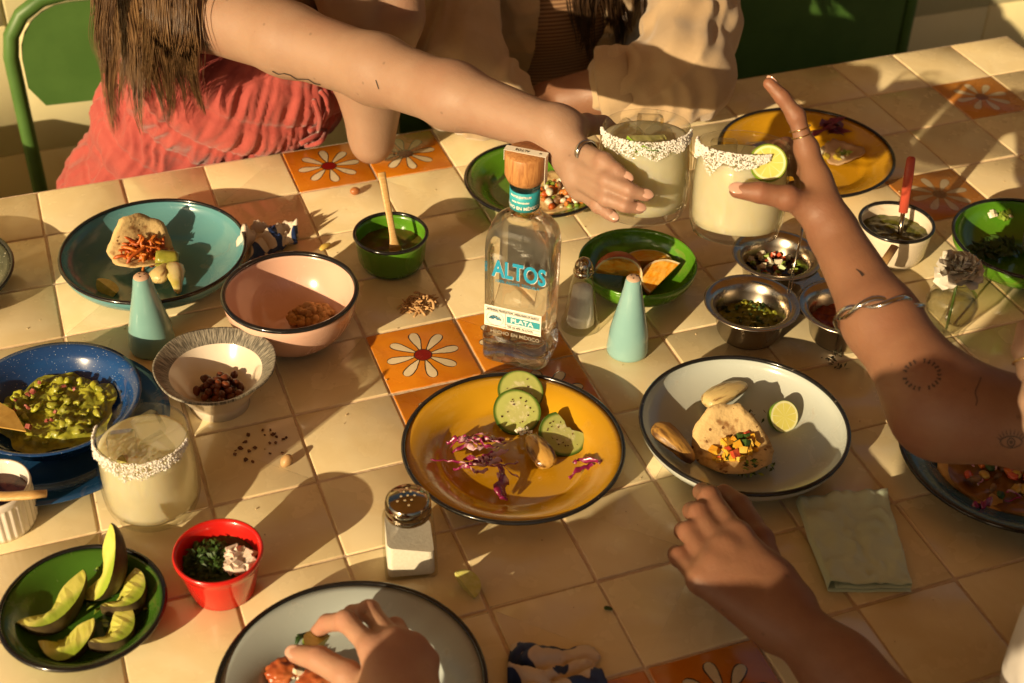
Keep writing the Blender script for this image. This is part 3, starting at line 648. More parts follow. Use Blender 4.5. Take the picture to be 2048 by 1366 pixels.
part('jar', lathe([(0, 0), (.020, 0), (.0235, .002), (.0225, .009), (.0195, .014), (.0135, .058), (.0110, .074), (.0105, .078), (.0098, .0785)], 64, oct_), thin_glass('facet_glass', (.93, .93, .88), 1.5, .02, 1.3), t)
part('salt', lathe([(0, .006), (.0165, .008), (.0150, .020), (.0115, .056), (0, .061)], 40), pm('pale_salt', (.80, .76, .76), .9, (.84, .81, .81), sc=300), t)
part('lid', lathe([(.0112, .076), (.0118, .077), (.0118, .081), (.0110, .0815), (.0112, .083), (.0100, .090), (.0065, .0955), (.002, .098), (0, .0982)], 40), CHROME, t)

# ---------------------------------------------------------------- steel three-cup condiment caddy
c1, c2, c3 = ell(1464, 1644, 508, .045), ell(1408, 1601, 604, .045), ell(1597, 1785, 612, .045)
ctr = np.mean([c1[:2], c2[:2], c3[:2]], axis=0); t = thing('condiment_caddy', 'three-cup stainless steel condiment caddy under the tattooed arm', 'caddy', (ctr[0], ctr[1], 0)); CUPS = []
for (x, y, r_) in (c1, c2, c3):
    r_ *= 1.0; o = part('cup', lathe([(0, .005), (r_ * .52, .005), (r_ * .60, .010), (r_ * .70, .030), (r_ * .76, .040), (r_ * .84, .0438), (r_ * .96, .0452), (r_, .0446), (r_ * .985, .0436), (r_ * .86, .0424), (r_ * .78, .038), (r_ * .66, .006), (r_ * .60, .0), (0, .0)], 64), STEEL, t, loc=(x - ctr[0], y - ctr[1], 0)); CUPS.append((x, y, r_))
for (a, b_) in ((0, 1), (1, 2), (0, 2)):   # web of sheet metal between the cups
    A = np.array(CUPS[a][:2]); B = np.array(CUPS[b_][:2]); d = B - A; L = np.linalg.norm(d); d /= L; nrm = np.array([-d[1], d[0]]); V = []; F = []
    for s in np.linspace(.40, .60, 9):
        w = .016 + .030 * abs(s - .5) * 2
        for q in (-1, 1):
            for zz in (.0428, .0420): p_ = A + d * L * s + nrm * w * q - ctr; V.append((p_[0], p_[1], zz))
    for k in range(8):
        i = 4 * k; F += [(i, i + 4, i + 6, i + 2), (i + 1, i + 3, i + 7, i + 5), (i, i + 1, i + 5, i + 4), (i + 2, i + 6, i + 7, i + 3)]
    part('web', (V, F), STEEL, t, smooth=False)
# bud vase with a white flower
b = at(1886, 672, 0); t = thing('bud_vase', 'small round glass bud vase of water', 'vase', b); VASE = b; t.scale = (1.15,) * 3
part('vase_wall', lathe([(0, 0), (.013, 0), (.015, .002), (.014, .010), (.017, .018), (.0245, .032), (.0260, .044), (.0225, .055), (.0150, .0620), (.0115, .066), (.0120, .070), (.0112, .0703), (.0105, .066), (.0140, .061), (.0215, .054), (.0250, .044), (.0235, .0325), (.0160, .019), (.0120, .012), (0, .008)], 56), thin_glass('vase_glass', (.90, .90, .85), 1.5, .01, 1.7), t)
part('water', lathe([(0, .0085), (.0118, .0122), (.0158, .0192), (.0232, .0327), (.0246, .0438), (0, .0438)], 48), WATER, t)
b2 = Vector([float(v) for v in b]); t = thing('cut_flower', 'white carnation standing in the bud vase', 'flower', b2 + Vector((0, 0, .010)))
part('stem', tube([(.002, .0, 0), (.001, 0, .04), (-.001, 0, .078)], .0016, 8), pm('stem_green', (.06, .11, .02), .5), t)
PETAL = pm('white_petal', (.62, .58, .50), .7, (.70, .66, .58), sc=40, sub=.2, subr=(.004, .004, .003))
rnd = random.Random(4)
pv = []
for k in range(4):
    V = []; F = []
    for i in range(5):
        for j in range(4):
            u = i / 4; w = (j / 3 - .5); V.append((u * .017, w * .014 * math.sin(.5 + u * 2.0) * (1 + .2 * math.sin(j * 9 + i * 5 + k)), .004 * u * u * (k - 1.5) + .0016 * math.sin(j * 7 + i * 3 + k * 2)))
    for i in range(4):
        for j in range(3): a = i * 4 + j; F.append((a, a + 4, a + 5, a + 1))
    pv.append(mesh('petal', V, F, PETAL))
for k in range(70):
    u = (k + .5) / 70; el = R(-25) + R(105) * (u ** .8); az = k * 2.39996; s = 1.2 + .5 * (1 - u)
    o = link('petal', pv[k % 4], t, loc=(-.001, 0, .084), rot=(rnd.uniform(-.5, .5), -el, az), scale=s)

# ---------------------------------------------------------------- spoons and sticks
def stick(name, label, path, w, th, mat, cat='spoon', bowl=None):
    p0 = np.array(path[0]); t = thing(name, label, cat, p0); n = len(path); ws = w if not np.isscalar(w) else [w] * n
    part('handle', tube([np.array(p) - p0 for p in path], ws, 12, flat=th), mat, t); return t
gc = plates['gcup'][1]
a0 = np.array([gc[0] + .002, gc[1] - .014, .020]); tip = atd(763, 345, depth(at(775, 465, .046)) - .02)
t = stick('wooden_spoon', 'flat wooden spoon standing in the green sauce cup', spline([a0, a0 * .65 + tip * .35 + np.array([0, -.003, 0]), tip], 6), [.0085, .0085, .008, .0065, .0052, .0045, .0042, .0042, .0042, .0044, .0046, .0048, .005], .35, WOOD)
wc = plates['wcup'][1]
a0 = np.array([wc[0] + .004, wc[1] - .008, .018]); tip = atd(1823, 313, depth(at(1800, 440, .05)) - .03); k0 = a0 * .62 + tip * .38
t = thing('salsa_spoon', 'red handled metal spoon standing in the white cup', 'spoon', a0)
part('shank', tube([(0, 0, 0), (k0 - a0) * .5, (k0 - a0) * 1.1], [.004, .0032, .003], 10), CHROME, t)
part('handle', tube([(k0 - a0), (k0 - a0) * .3 + (tip - a0) * .7, (tip - a0) * .97 + (k0 - a0) * .03, (tip - a0)], [.0058, .0062, .0055, .003], 12, flat=.7), pm('red_plastic', (.52, .085, .05), .4, (.48, .07, .04), sc=40), t)
t = stick('wooden_stick', 'flat wooden stick beside the white salsa cup', [at(1740, 560, .045), at(1762, 534, .052), at(1790, 492, .062)], [.0052, .0054, .0050], .35, WOOD, 'stick')
t = stick('wooden_spoon', 'wooden spoon lying in the white ramekin on left edge', [at(-60, 990, .053), at(10, 993, .056), at(60, 990, .058), at(93, 987, .058)], [.006, .0055, .0055, .0045], .6, WOOD)
p0 = at(1578, 585, .047); t = thing('small_fork', 'thin metal fork resting in the condiment caddy', 'fork', p0)
q = [at(1578, 585, .047), at(1588, 535, .055), at(1601, 478, .072), at(1605, 455, .08)]
part('handle', tube([v - p0 for v in q[1:]], [.0012, .0014, .0022], 8), CHROME, t)
for s in (-1, 1): part('tine', tube([(0 + s * .0022, 0, 0), (q[1] - p0) * .5 + np.array([s * .0020, 0, 0]), (q[1] - p0)], .0007, 6), CHROME, t)
# ================================================================== FOOD AND SMALL THINGS
TORT = pm('corn_tortilla', (.58, .41, .19), .85, (.25, .12, .04), sc=70, lo=.52, hi=.72, bump=.7, bsc=160, bd=.002, speck=((.16, .07, .02), 130, .22))
def tone(name, a, b, rough=.4, sc=60, sub=.25, bump=.3, **k): return pm(name, a, rough, b, sc=sc, sub=sub, subr=(.004, .002, .001), bump=bump, bsc=sc * 2, bd=.001, **k)
RED_MEAT = tone('chipotle_red', (.34, .050, .010), (.52, .13, .02)); GUAC = tone('guacamole', (.34, .34, .035), (.18, .19, .025), .45, 90, bump=.6); GREENV = tone('pepper_green', (.16, .26, .03), (.26, .36, .06)); DARKG = tone('herb_green', (.016, .045, .008), (.04, .09, .012), .55)
WHITEV = tone('white_onion', (.62, .56, .42), (.70, .66, .54), .3); TOMATO = tone('tomato_red', (.46, .055, .025), (.54, .11, .05), .2); YELV = tone('pineapple_yellow', (.62, .40, .05), (.66, .30, .03)); PURPLE = tone('radicchio_purple', (.11, .012, .035), (.20, .03, .06)); BROWN = tone('char_brown', (.10, .045, .018), (.20, .10, .04), .5)
ONION = pm('grilled_onion', (.58, .44, .20), .3, (.17, .075, .022), sc=26, lo=.50, hi=.70, stretch=(1, 7, 7), sub=.2, bump=.6, bsc=40, bd=.002); MEATB = tone('shredded_tan', (.40, .22, .09), (.52, .32, .15), .8, 90, .1)
SPOT = random.Random(21)
def cluster(name, label, cat, center, n, spread, size, mats, shape='lump', kind='stuff', flat=.5, seed=1, parent=None, hz=.006, zf=None, amp=.35):
    """loose mass of small pieces, one object per tone"""
    rnd = random.Random(seed); root = None; buckets = [([], []) for _ in mats]
    for k in range(n):
        a = rnd.uniform(0, 2 * PI); q = rnd.random() ** .5; x, y = spread[0] * q * math.cos(a), spread[1] * q * math.sin(a)
        s = size * rnd.uniform(.6, 1.25); z = (zf(x, y) if zf else 0) + hz * (1 - q * q) * rnd.random() + s * .35
        if shape == 'lump': vf = lump((s, s * rnd.uniform(.6, 1), s * flat), amp, 1.6, rnd.random() * 50, 1)
        elif shape == 'dice': vf = chunk((s * 1.5, s * rnd.uniform(.8, 1.6), s * rnd.uniform(.7, 1.2)), rnd.random())
        elif shape == 'strip':
            L = s * rnd.uniform(4, 8); w = s * .5; pts = [(-L / 2, 0, 0), (-L / 5, L * rnd.uniform(-.2, .2), s * rnd.uniform(-.2, .9)), (L / 5, L * rnd.uniform(-.2, .2), s * rnd.uniform(-.2, .9)), (L / 2, L * rnd.uniform(-.15, .15), 0)]
            vf = tube(spline(pts, 3), [w * .5] + [w] * 8 + [w * .4], 5, flat=.55)
        elif shape == 'leaf':
            L = s * 1.6; vf = ([(-L, 0, 0), (-L * .2, s * .7, s * .3), (L, s * .1, -s * .1), (-L * .1, -s * .6, s * .15), (L * .3, s * .1, s * .35)], [(0, 3, 4), (0, 4, 1), (1, 4, 2), (4, 3, 2)])
        M = TR((x, y, z), (rnd.uniform(-.7, .7), rnd.uniform(-.7, .7), rnd.uniform(0, 6.28))); V, F = xf(vf, M)
        b = rnd.randrange(len(mats)); base = len(buckets[b][0]); buckets[b][0].extend(V); buckets[b][1].extend([tuple(i + base for i in f) for f in F])
    objs = []
    if parent is None:
        if len(mats) == 1:
            o = part(name, buckets[0], mats[0], None, smooth=shape in ('lump', 'strip'), loc=center); tag(o, label, cat, kind=kind); return o
        root = thing(name, label, cat, center)
    for bk, m_ in zip(buckets, mats):
        if bk[0]:
            o = part(name + '_pieces' if parent is None else name, bk, m_, parent or root, smooth=shape in ('lump', 'strip'), **({} if parent is None else dict(loc=center))); tag(o, kind='stuff')
    return root
def tortilla(name, label, c, r, bend=.0, tilt=(0, 0, 0), seed=0, cat='taco', mat=TORT):
    t = thing(name, label, cat, c); t.rotation_euler = tilt
    zf = lambda x, y: bend * (abs(y) / r) ** 1.6 * r + .0055 * noise.noise(Vector((x * 34 + seed, y * 34, 0))) * min(1, math.hypot(x, y) / r * 1.4) + .002
    part('tortilla', disc(r, 44, 6, zf, lambda a: 1 + .06 * math.sin(2 * a + seed) + .09 * noise.noise(Vector((3 * math.cos(a), 3 * math.sin(a), seed))) + .03 * noise.noise(Vector((9 * math.cos(a), 9 * math.sin(a), seed))), .0016), mat, t); return t, zf
def bulb(name, label, cat, p0, p1, r, mat, tail=.25, seed=0):
    """teardrop bulb from thick end p0 to thin end p1"""
    p0 = np.array(p0); p1 = np.array(p1); L = float(np.linalg.norm(p1 - p0)); t_ = [0, .04, .10, .2, .32, .45, .58, .7, .82, .93, 1]
    w = [.2, .52, .80, .98, 1, .92, .76, .58, .44, .36, tail * .6] if tail < .9 else [.30, .62, .84, .98, 1, .96, .90, .80, .68, .52, .30]
    V, F = tube([(k * L, 0, r * .22 * math.sin(k * 3)) for k in t_], [r * k for k in w], 18, flat=.62)
    V = [tuple(Vector(v) + Vector((0, v[1], v[2])) * (.13 * noise.noise(Vector(v) * 150 + Vector((seed, 0, 0))) + .05 * math.sin(9 * math.atan2(v[2], v[1] + 1e-9) + seed))) for v in V]
    q = Vector((1, 0, 0)).rotation_difference(Vector([float(c) for c in (p1 - p0)])).to_euler()
    return tag(part(name, (V, F), mat, loc=p0, rot=q), label, cat)

# teal bowl
t, zf = tortilla('taco', 'half eaten taco of red shredded filling in the teal bowl', at(281, 498, .016), .038, .75, (R(34), R(6), R(12)), 1)
cluster('filling', None, None, (0, -.006, .004), 75, (.026, .017), .0042, [RED_MEAT, tone('orange_strips', (.56, .17, .025), (.42, .09, .015))], 'strip', parent=t, seed=4, hz=.012)
t = thing('pickle_piece', 'short green pickle piece beside the taco in teal bowl', 'pickle', at(335, 519, .016)); t.rotation_euler = (0, R(8), R(-15))
part('flesh', lathe([(0, -.014), (.010, -.014), (.0115, -.008), (.0118, .008), (.010, .014), (0, .014)], 20), tone('pickle_green', (.30, .29, .05), (.20, .20, .03), .15), t, rot=(0, PI / 2, 0))
bulb('spring_onion', 'white spring onion bulb in the teal bowl', 'onion', at(346, 526, .018), at(357, 588, .008), .0125, pm('spring_onion_skin', (.66, .56, .34), .25, (.42, .36, .08), sc=20, sub=.3, coat=.2), seed=2)
bulb('grilled_onion', 'brown grilled onion half in the teal bowl', 'onion', at(312, 566, .012), at(333, 528, .02), .0125, ONION, seed=5)
wedge('lime_wedge', 'squeezed lime wedge at the left of the teal bowl', 'lime', .015, R(95), at(213, 572, .016), (R(25), R(20), R(-50)), LIME_R, LIME_F)

# blue plate: guacamole and a chip
bp = plates['blue'][1]; gz = .016 + .004
gh = lambda x, y: .004 + .010 * max(0, noise.fractal(Vector((x * 38, y * 38, 3.1)), 1.0, 2.0, 4) + .12) + .0015 * noise.noise(Vector((x * 300, y * 300, 0)))
g = part('guacamole', disc(.062, 110, 46, lambda x, y: gh(x, y) * (1 if math.hypot(x, y) < .052 else .5), lambda a: 1 + .10 * noise.noise(Vector((4 * math.cos(a), 4 * math.sin(a), 1))) + .06 * math.sin(5 * a)), GUAC, loc=(bp[0] + .001, bp[1], gz)); tag(g, 'chunky guacamole smeared over the speckled blue plate', 'guacamole', kind='stuff')
cluster('avocado_chunks', 'avocado chunks and specks in the guacamole', 'avocado', (bp[0], bp[1], gz + .006), 46, (.056, .052), .0055, [tone('avocado_lump', (.42, .42, .05), (.34, .36, .04), .28), tone('avocado_lump_dark', (.26, .27, .04), (.34, .34, .05), .3)], 'lump', seed=8, flat=.55, hz=.004, amp=.85)
cluster('onion_bits', 'red onion bits scattered in the guacamole', 'onion', (bp[0], bp[1], gz + .012), 16, (.045, .045), .0030, [tone('pink_onion_bit', (.30, .07, .06), (.42, .14, .10))], 'dice', seed=5, hz=.003)
V = [(0, 0, 0), (.062, -.012, .004), (.050, .014, .008), (.02, .008, .006), (.03, -.008, .005)]
c0 = at(-8, 800, gz + .018); t = thing('tortilla_chip', 'yellow tortilla chip dipped in the guacamole', 'chip', c0)
c1_ = at(52, 862, gz + .012) - c0; c2_ = at(-20, 850, gz + .02) - c0
part('chip', ([(0, 0, 0), tuple(c1_ * .5 + np.array([.004, .004, .002])), tuple(c1_), tuple(c2_), (0, 0, -.0016), tuple(c1_ * .5 + np.array([.004, .004, .0004])), tuple(c1_ - np.array([0, 0, .0016])), tuple(c2_ - np.array([0, 0, .0016]))], [(3, 2, 1, 0), (4, 5, 6, 7), (0, 1, 5, 4), (1, 2, 6, 5), (2, 3, 7, 6), (3, 0, 4, 7)]), pm('fried_corn', (.52, .30, .07), .6, (.60, .38, .10), sc=60, bump=.4, bsc=120), t, smooth=False)

# pink bowl
pc = plates['pink'][1]; bcz = lambda r_, rr, h: h * (max(0, (r_ / rr - .42) / .58)) ** 2
cluster('shredded_crumbs', 'tan crumbly leftovers in the pink bowl', 'crumbs', at(622, 632, .012), 210, (.026, .017), .0045, [MEATB], 'lump', seed=3, hz=.012, flat=.8)
# nuts
NUT = [pm('nut_skin_dark', (.075, .018, .009), .35, (.13, .035, .015), sc=60, coat=.2), pm('nut_skin_red', (.17, .042, .015), .35, (.12, .028, .012), sc=60, coat=.2), pm('peeled_nut', (.52, .33, .16), .45, (.46, .27, .12), sc=60)]
nm = [mesh('peanut', *lump((.0060, .0042, .0041), .10, 1.2, k, 2), NUT[k % 2] if k < 5 else NUT[2]) for k in range(6)]
rn = random.Random(12); k = 0
for lay, (cnt, rad, z) in enumerate(((19, .026, .0195), (13, .019, .0260), (5, .010, .0315))):
    for i in range(cnt):
        a = i * 2.399 + lay; q = rad * ((i + .5) / cnt) ** .5
        zz = z + .010 * max(0, (q / .026) - .55)
        tag(link('peanut', nm[rn.choice((0, 1, 2, 3, 4, 0, 1, 2, 3, 5)) if lay else rn.randrange(5)], None, loc=(NUTB[0] + q * math.cos(a) + .002, NUTB[1] + q * math.sin(a) - .001, zz), rot=(rn.uniform(0, 6), rn.uniform(0, 6), rn.uniform(0, 6))), 'red skinned peanut in the stoneware bowl', 'peanut', 'nuts in the stoneware bowl'); k += 1
tag(part('peanut', lump((.0075, .0058, .0056), .08, 1.2, 3, 2), NUT[2], loc=at(573, 921, .0055), rot=(0, R(-35), R(20))), 'pale peeled peanut lying alone on the tiles above the red ramekin', 'peanut')
tag(part('peanut', lump((.0068, .0055, .0055), .06, 1.2, 5, 2), pm('hazel_nut', (.40, .15, .05), .4, (.34, .11, .035), sc=40), loc=at(710, 382, .0052)), 'round brown nut below the daisy tile near the elbow', 'peanut')

# sauces in cups
def fill(name, label, key, z, rr, mat, cat='sauce', amp=.0012):
    c = plates[key][1]; o = part(name, disc(c[2] * rr, 48, 14, lambda x, y: amp * noise.fractal(Vector((x * 90, y * 90, z)), 1, 2, 3)), mat, loc=(c[0], c[1], z)); return tag(o, label, cat)
fill('salsa', 'brown green sauce in the small green cup', 'gcup', .0260, .90, tone('brown_salsa', (.085, .060, .014), (.13, .09, .02), .2))
fill('salsa', 'chopped green salsa in the white enamel cup', 'wcup', .0330, .93, tone('green_salsa', (.060, .065, .012), (.12, .12, .022), .2, 90), amp=.003)
# condiment caddy
def heap(name, label, i, mats, n, size, shape, z=.016, seed=1, hz=.010):
    x, y, r_ = CUPS[i]; return cluster(name, label, 'salsa', (x, y, z), n, (r_ * .64, r_ * .64), size, mats, shape, seed=seed, hz=hz)
def cup_bed(name, label, i, z, mat, amp=.002):
    x, y, r_ = CUPS[i]; return tag(part(name, disc(r_ * .68, 44, 12, lambda a, b: amp * noise.fractal(Vector((a * 120, b * 120, i)), 1, 2, 4)), mat, loc=(x, y, z)), label, 'salsa')
cup_bed('salsa_juice', 'dark juice under the pico de gallo', 0, .018, pm('dark_juice', (.035, .02, .008), .1))
heap('pico_de_gallo', 'diced tomato, onion and pepper in the far caddy cup', 0, [GREENV, TOMATO, WHITEV], 46, .0046, 'dice', z=.020, seed=6)
cup_bed('green_salsa', 'coarse green salsa in the front caddy cup', 1, .019, tone('mashed_green', (.15, .17, .02), (.26, .27, .04), .25, 90), .006)
heap('herb_bits', 'chopped herb bits on the green salsa', 1, [GUAC, DARKG], 90, .0026, 'lump', z=.019, seed=9, hz=.007)
cup_bed('red_salsa', 'thick red salsa in the right caddy cup', 2, .021, tone('red_paste', (.15, .018, .008), (.28, .05, .015), .25, 90), .005)
tag(part('sauce_drop', lump((.0065, .0060, .0045), .35, 2.5, 4, 2), _mats['red_paste'], loc=at(1665, 677, .003)), 'red salsa drop on the tiles below the caddy', 'drop')

# taco on the far green plate
t, zf = tortilla('taco', 'taco of red meat and diced onion on the far green plate', at(1128, 396, .014), .047, .25, (R(8), R(-4), R(-8)), 7)
cluster('filling', None, None, (0, .002, .004), 95, (.034, .028), .0048, [RED_MEAT, RED_MEAT, tone('orange_meat', (.52, .20, .05), (.42, .10, .02)), _mats['orange_meat'] if 'orange_meat' in _mats else RED_MEAT, BROWN, WHITEV, GREENV], 'lump', parent=t, seed=14, hz=.012, flat=.8)
# orange wedges
OR_R = pm('orange_peel', (.60, .17, .01), .35, (.52, .12, .008), sc=60, bump=.25, bsc=400, bd=.0004); ot = NT('orange_flesh'); ov = ot.coord(); ol = ot.n('VectorMath', operation='LENGTH'); ot.set(ol.inputs[0], ov); on_ = ot.noise(ot.coord('Object', (90, 200, 200)), 1, 4)
OR_F = ot.done(ot.bsdf(Base_Color=ot.mix(ot.ramp(ol.outputs['Value'], .0262, .0278), ot.mix(ot.ramp(on_, .35, .65), (.78, .30, .02), (.80, .46, .09)), (.74, .60, .36)), Roughness=.2, Subsurface_Weight=.35, Subsurface_Radius=(.006, .003, .001), Subsurface_Scale=1.0, Coat_Weight=.3, Normal=ot.bump(on_, .5, .002)).outputs[0])
OR_D = pm('blood_orange_peel', (.32, .05, .012), .35, (.40, .08, .014), sc=40, bump=.2, bsc=400, bd=.0004)
for lab, p, z, rot, s, rm in (('orange wedge at the left in the green bowl, red peel up', (1236, 551), .020, (R(150), R(5), R(-22)), .030, OR_D), ('upper orange wedge in the green bowl with flesh showing', (1297, 521), .022, (R(48), R(0), R(-14)), .030, OR_R), ('orange wedge at the lower right in the green bowl', (1330, 556), .020, (R(62), R(-14), R(28)), .030, OR_R)):
    wedge('orange_wedge', lab, 'orange', s, R(70), at(p[0], p[1], z), rot, rm, OR_F, sc=(1.0, 1.0, 1.0), group='orange wedges in the green bowl')

# yellow plate: cucumbers
CU_S = pm('cucumber_skin', (.020, .055, .010), .3, (.045, .10, .016), sc=40, stretch=(1, 1, .2))
ct = NT('cucumber_flesh'); cv = ct.coord(); cs = ct.n('SeparateXYZ'); ct.set(cs.inputs[0], cv); cr = ct.math('SQRT', ct.math('ADD', ct.math('MULTIPLY', cs.outputs[0], cs.outputs[0]), ct.math('MULTIPLY', cs.outputs[1], cs.outputs[1])))
cn = ct.noise(cv, 160, 4); cA = ct.mix(ct.ramp(cr, .010, .0155), (.50, .50, .20), (.46, .50, .16)); cA = ct.mix(ct.ramp(cr, .0215, .0250), cA, (.07, .15, .02)); cA = ct.mix(ct.math('MULTIPLY', ct.ramp(cn, .5, .66), ct.ramp(cr, .015, .012)), cA, (.62, .60, .34))
CU_F = ct.done(ct.bsdf(Base_Color=cA, Roughness=.18, Subsurface_Weight=.3, Subsurface_Radius=(.004, .005, .002), Subsurface_Scale=1.0, Coat_Weight=.3, Normal=ct.bump(cn, .3, .001)).outputs[0])
FLAKE = pm('pepper_flake', (.04, .012, .008), .6, (.12, .03, .015), sc=300)
def cucumber(label, c, rot, r=.0255, bite=None, seed=1):
    t = thing('cucumber_slice', label, 'cucumber', c, 0, 'cucumber slices on the yellow plate'); t.rotation_euler = rot; n = 48; th = .0050
    rad = []
    for i in range(n):
        a = 2 * PI * i / n; q = r * (1 + .02 * math.sin(3 * a + seed))
        if bite:
            d = abs((a - bite[0] + PI) % (2 * PI) - PI); q *= 1 - bite[1] * max(0, math.cos(min(d / bite[2], 1) * PI / 2)) ** .6 * (1 + .1 * math.sin(9 * a))
        rad.append(q)
    fn = lambda a: rad[int(round(a / (2 * PI) * n)) % n] / r
    part('flesh', disc(r - .0006, n, 6, lambda x, y: th + .0004 * noise.noise(Vector((x * 300, y * 300, seed))), fn), CU_F, t)
    V = []; F = []
    for i in range(n):
        a = 2 * PI * i / n
        for q, z in ((rad[i] - .0007, th + .0002), (rad[i], th - .001), (rad[i], .001), (rad[i] - .001, 0)): V.append((q * math.cos(a), q * math.sin(a), z))
    for i in range(n):
        for k in range(3): F.append((4 * i + k, 4 * ((i + 1) % n) + k, 4 * ((i + 1) % n) + k + 1, 4 * i + k + 1))
    part('peel', (V, F), CU_S, t)
    cluster('pepper_flakes', None, None, (0, 0, th), 16, (r * .7, r * .7), .0010, [FLAKE], 'dice', parent=t, seed=seed, hz=.0)
    return t
cucumber('cucumber slice at the back, leaning on the yellow plate', at(1040, 786, .019), (R(30), R(2), 0), seed=1)
cucumber('whole cucumber slice in front of another, sprinkled with pepper', at(1033, 826, .013), (R(30), R(-3), 0), r=.0262, seed=2)
cucumber('bitten cucumber slice at the right of the yellow plate', at(1124, 872, .009), (R(22), R(6), 0), r=.0270, bite=(R(38), .62, R(48)), seed=3)
# red cabbage shreds
cbt = NT('cabbage'); cbn = cbt.noise(cbt.coord('Object', (1, 1, 1)), 55, 4, dist=.8); CAB = cbt.done(cbt.bsdf(Base_Color=cbt.mix(cbt.ramp(cbn, .50, .60), (.22, .012, .075), (.62, .38, .44)), Roughness=.25, Subsurface_Weight=.25, Subsurface_Radius=(.004, .002, .003), Subsurface_Scale=1.0).outputs[0])
def shred(label, pts, w, z=.010, seed=0, group='red cabbage shreds'):
    rnd = random.Random(seed); p = [at(x, y, z + dz) for x, y, dz in pts]; p0 = p[0]; sp = spline([q - p0 for q in p], 5)
    rad = [w * (.5 + .5 * math.sin(PI * (i + .8) / (len(sp) + .6))) * (1 + .35 * math.sin(i * 1.3 + seed)) for i in range(len(sp))]
    V, F = tube(sp, rad, 8, flat=.30, up=(math.sin(seed), math.cos(seed), .8)); V = [tuple(Vector(v) + Vector((0, 0, .0012 * math.sin(v[0] * 600 + seed)))) for v in V]
    return tag(part('cabbage_shred', (V, F), CAB, loc=p0), label, 'cabbage', group)
LB = 'thin red cabbage shred in the tangle on the yellow plate'
shred('longest red cabbage shred pointing to the left plate rim', [(862, 920, .008), (905, 922, .006), (960, 930, .007), (1000, 930, .008), (1035, 925, .006)], .0042, seed=1)
shred('broad pale red cabbage piece hanging over the front of the tangle', [(1002, 935, .010), (1006, 958, .008), (1000, 985, .006), (1010, 998, .005)], .0088, seed=2)
rs = random.Random(31)
for k in range(16):
    x, y = rs.uniform(925, 1010), rs.uniform(872, 945); a = rs.uniform(-.9, .6); L = rs.uniform(18, 42)
    shred(LB, [(x - L * math.cos(a), y - L * math.sin(a) * .6, rs.uniform(0, .006)), (x - L * .3 * math.cos(a + 1), y - L * .3 * math.sin(a + .8), rs.uniform(.006, .018)), (x + L * .4 * math.cos(a - .5), y + 6 * rs.uniform(-1, 1), rs.uniform(.006, .018)), (x + L * math.cos(a), y + L * math.sin(a) * .6, rs.uniform(0, .008))], rs.uniform(.0018, .0036), .008, seed=k + 3)
shred('zigzag red cabbage shred alone at the right of the plate', [(1138, 957, .002), (1158, 938, .006), (1185, 932, .003), (1200, 922, .008), (1165, 920, .004), (1145, 924, .002)], .0030, .010, seed=40)
bulb('grilled_onion', 'brown glazed onion piece in the middle of the yellow plate', 'onion', at(1100, 934, .010), at(1058, 872, .016), .0135, pm('glazed_onion', (.52, .30, .08), .2, (.11, .042, .012), sc=26, lo=.48, hi=.66, stretch=(1, 5, 5), sub=.2, coat=.4, bump=.6, bsc=40, bd=.002), tail=1.6, seed=4)
cluster('crumbs', 'white cheese crumbs by the onion on the yellow plate', 'crumbs', at(1048, 866, .014), 16, (.010, .006), .0022, [WHITEV], 'dice', seed=6)

# pale dish: onion, lime half, taco
bulb('grilled_onion', 'grilled spring onion with green tail in the pale dish', 'onion', at(1408, 808, .014), at(1492, 770, .016), .0135, ONION, tail=1.2, seed=8)
t = thing('lime_half', 'lime half with cut face up in the pale dish', 'lime', at(1569, 833, .017)); t.rotation_euler = (R(52), 0, R(6))
rl = .0172; part('peel', lathe([(rl, .0), (rl * 1.02, -.003), (rl * .9, -.010), (rl * .5, -.0155), (0, -.017)], 40), LIME_R, t)
lt = NT('lime_cut'); lv = lt.coord(); ls = lt.n('SeparateXYZ'); lt.set(ls.inputs[0], lv); lr = lt.math('SQRT', lt.math('ADD', lt.math('MULTIPLY', ls.outputs[0], ls.outputs[0]), lt.math('MULTIPLY', ls.outputs[1], ls.outputs[1])))
la = lt.math('ABSOLUTE', lt.math('SINE', lt.math('MULTIPLY', lt.math('ARCTAN2', ls.outputs[1], ls.outputs[0]), 4.5)))
lc = lt.mix(lt.ramp(la, .06, .16), (.72, .70, .42), (.62, .58, .16)); lc = lt.mix(lt.ramp(lr, .0140, .0152), lc, (.70, .70, .40)); lc = lt.mix(lt.ramp(lr, .0165, .0172), lc, (.24, .32, .04))
LIMECUT = lt.done(lt.bsdf(Base_Color=lc, Roughness=.25, Subsurface_Weight=.3, Subsurface_Radius=(.004, .004, .001), Subsurface_Scale=1.0, Normal=lt.bump(lt.noise(lv, 250, 3), .3, .0008)).outputs[0])
part('flesh', disc(rl, 40, 5), LIMECUT, t)
t, zf = tortilla('taco', 'taco with pineapple and herbs in the pale dish', at(1463, 893, .014), .041, .55, (R(24), R(-6), R(-6)), 3)
cluster('filling', None, None, (.004, -.010, .003), 60, (.028, .018), .0052, [YELV, YELV, tone('pineapple_pale', (.66, .46, .10), (.60, .30, .03)), DARKG, TOMATO], 'dice', parent=t, seed=22, hz=.010)
cluster('chopped_herbs', 'dark chopped herbs at the foot of the pineapple taco', 'herbs', at(1510, 935, .012), 70, (.022, .012), .0026, [DARKG, GREENV], 'leaf', seed=3, hz=.008)
bulb('grilled_onion', 'long browned onion half leaning on the rim of the pale dish', 'onion', at(1308, 850, .034), at(1385, 925, .012), .0150, pm('dark_onion', (.46, .25, .06), .4, (.10, .045, .015), sc=24, lo=.42, hi=.64, stretch=(1, 6, 6), bump=.6, bsc=40, bd=.002), tail=1.8, seed=11)
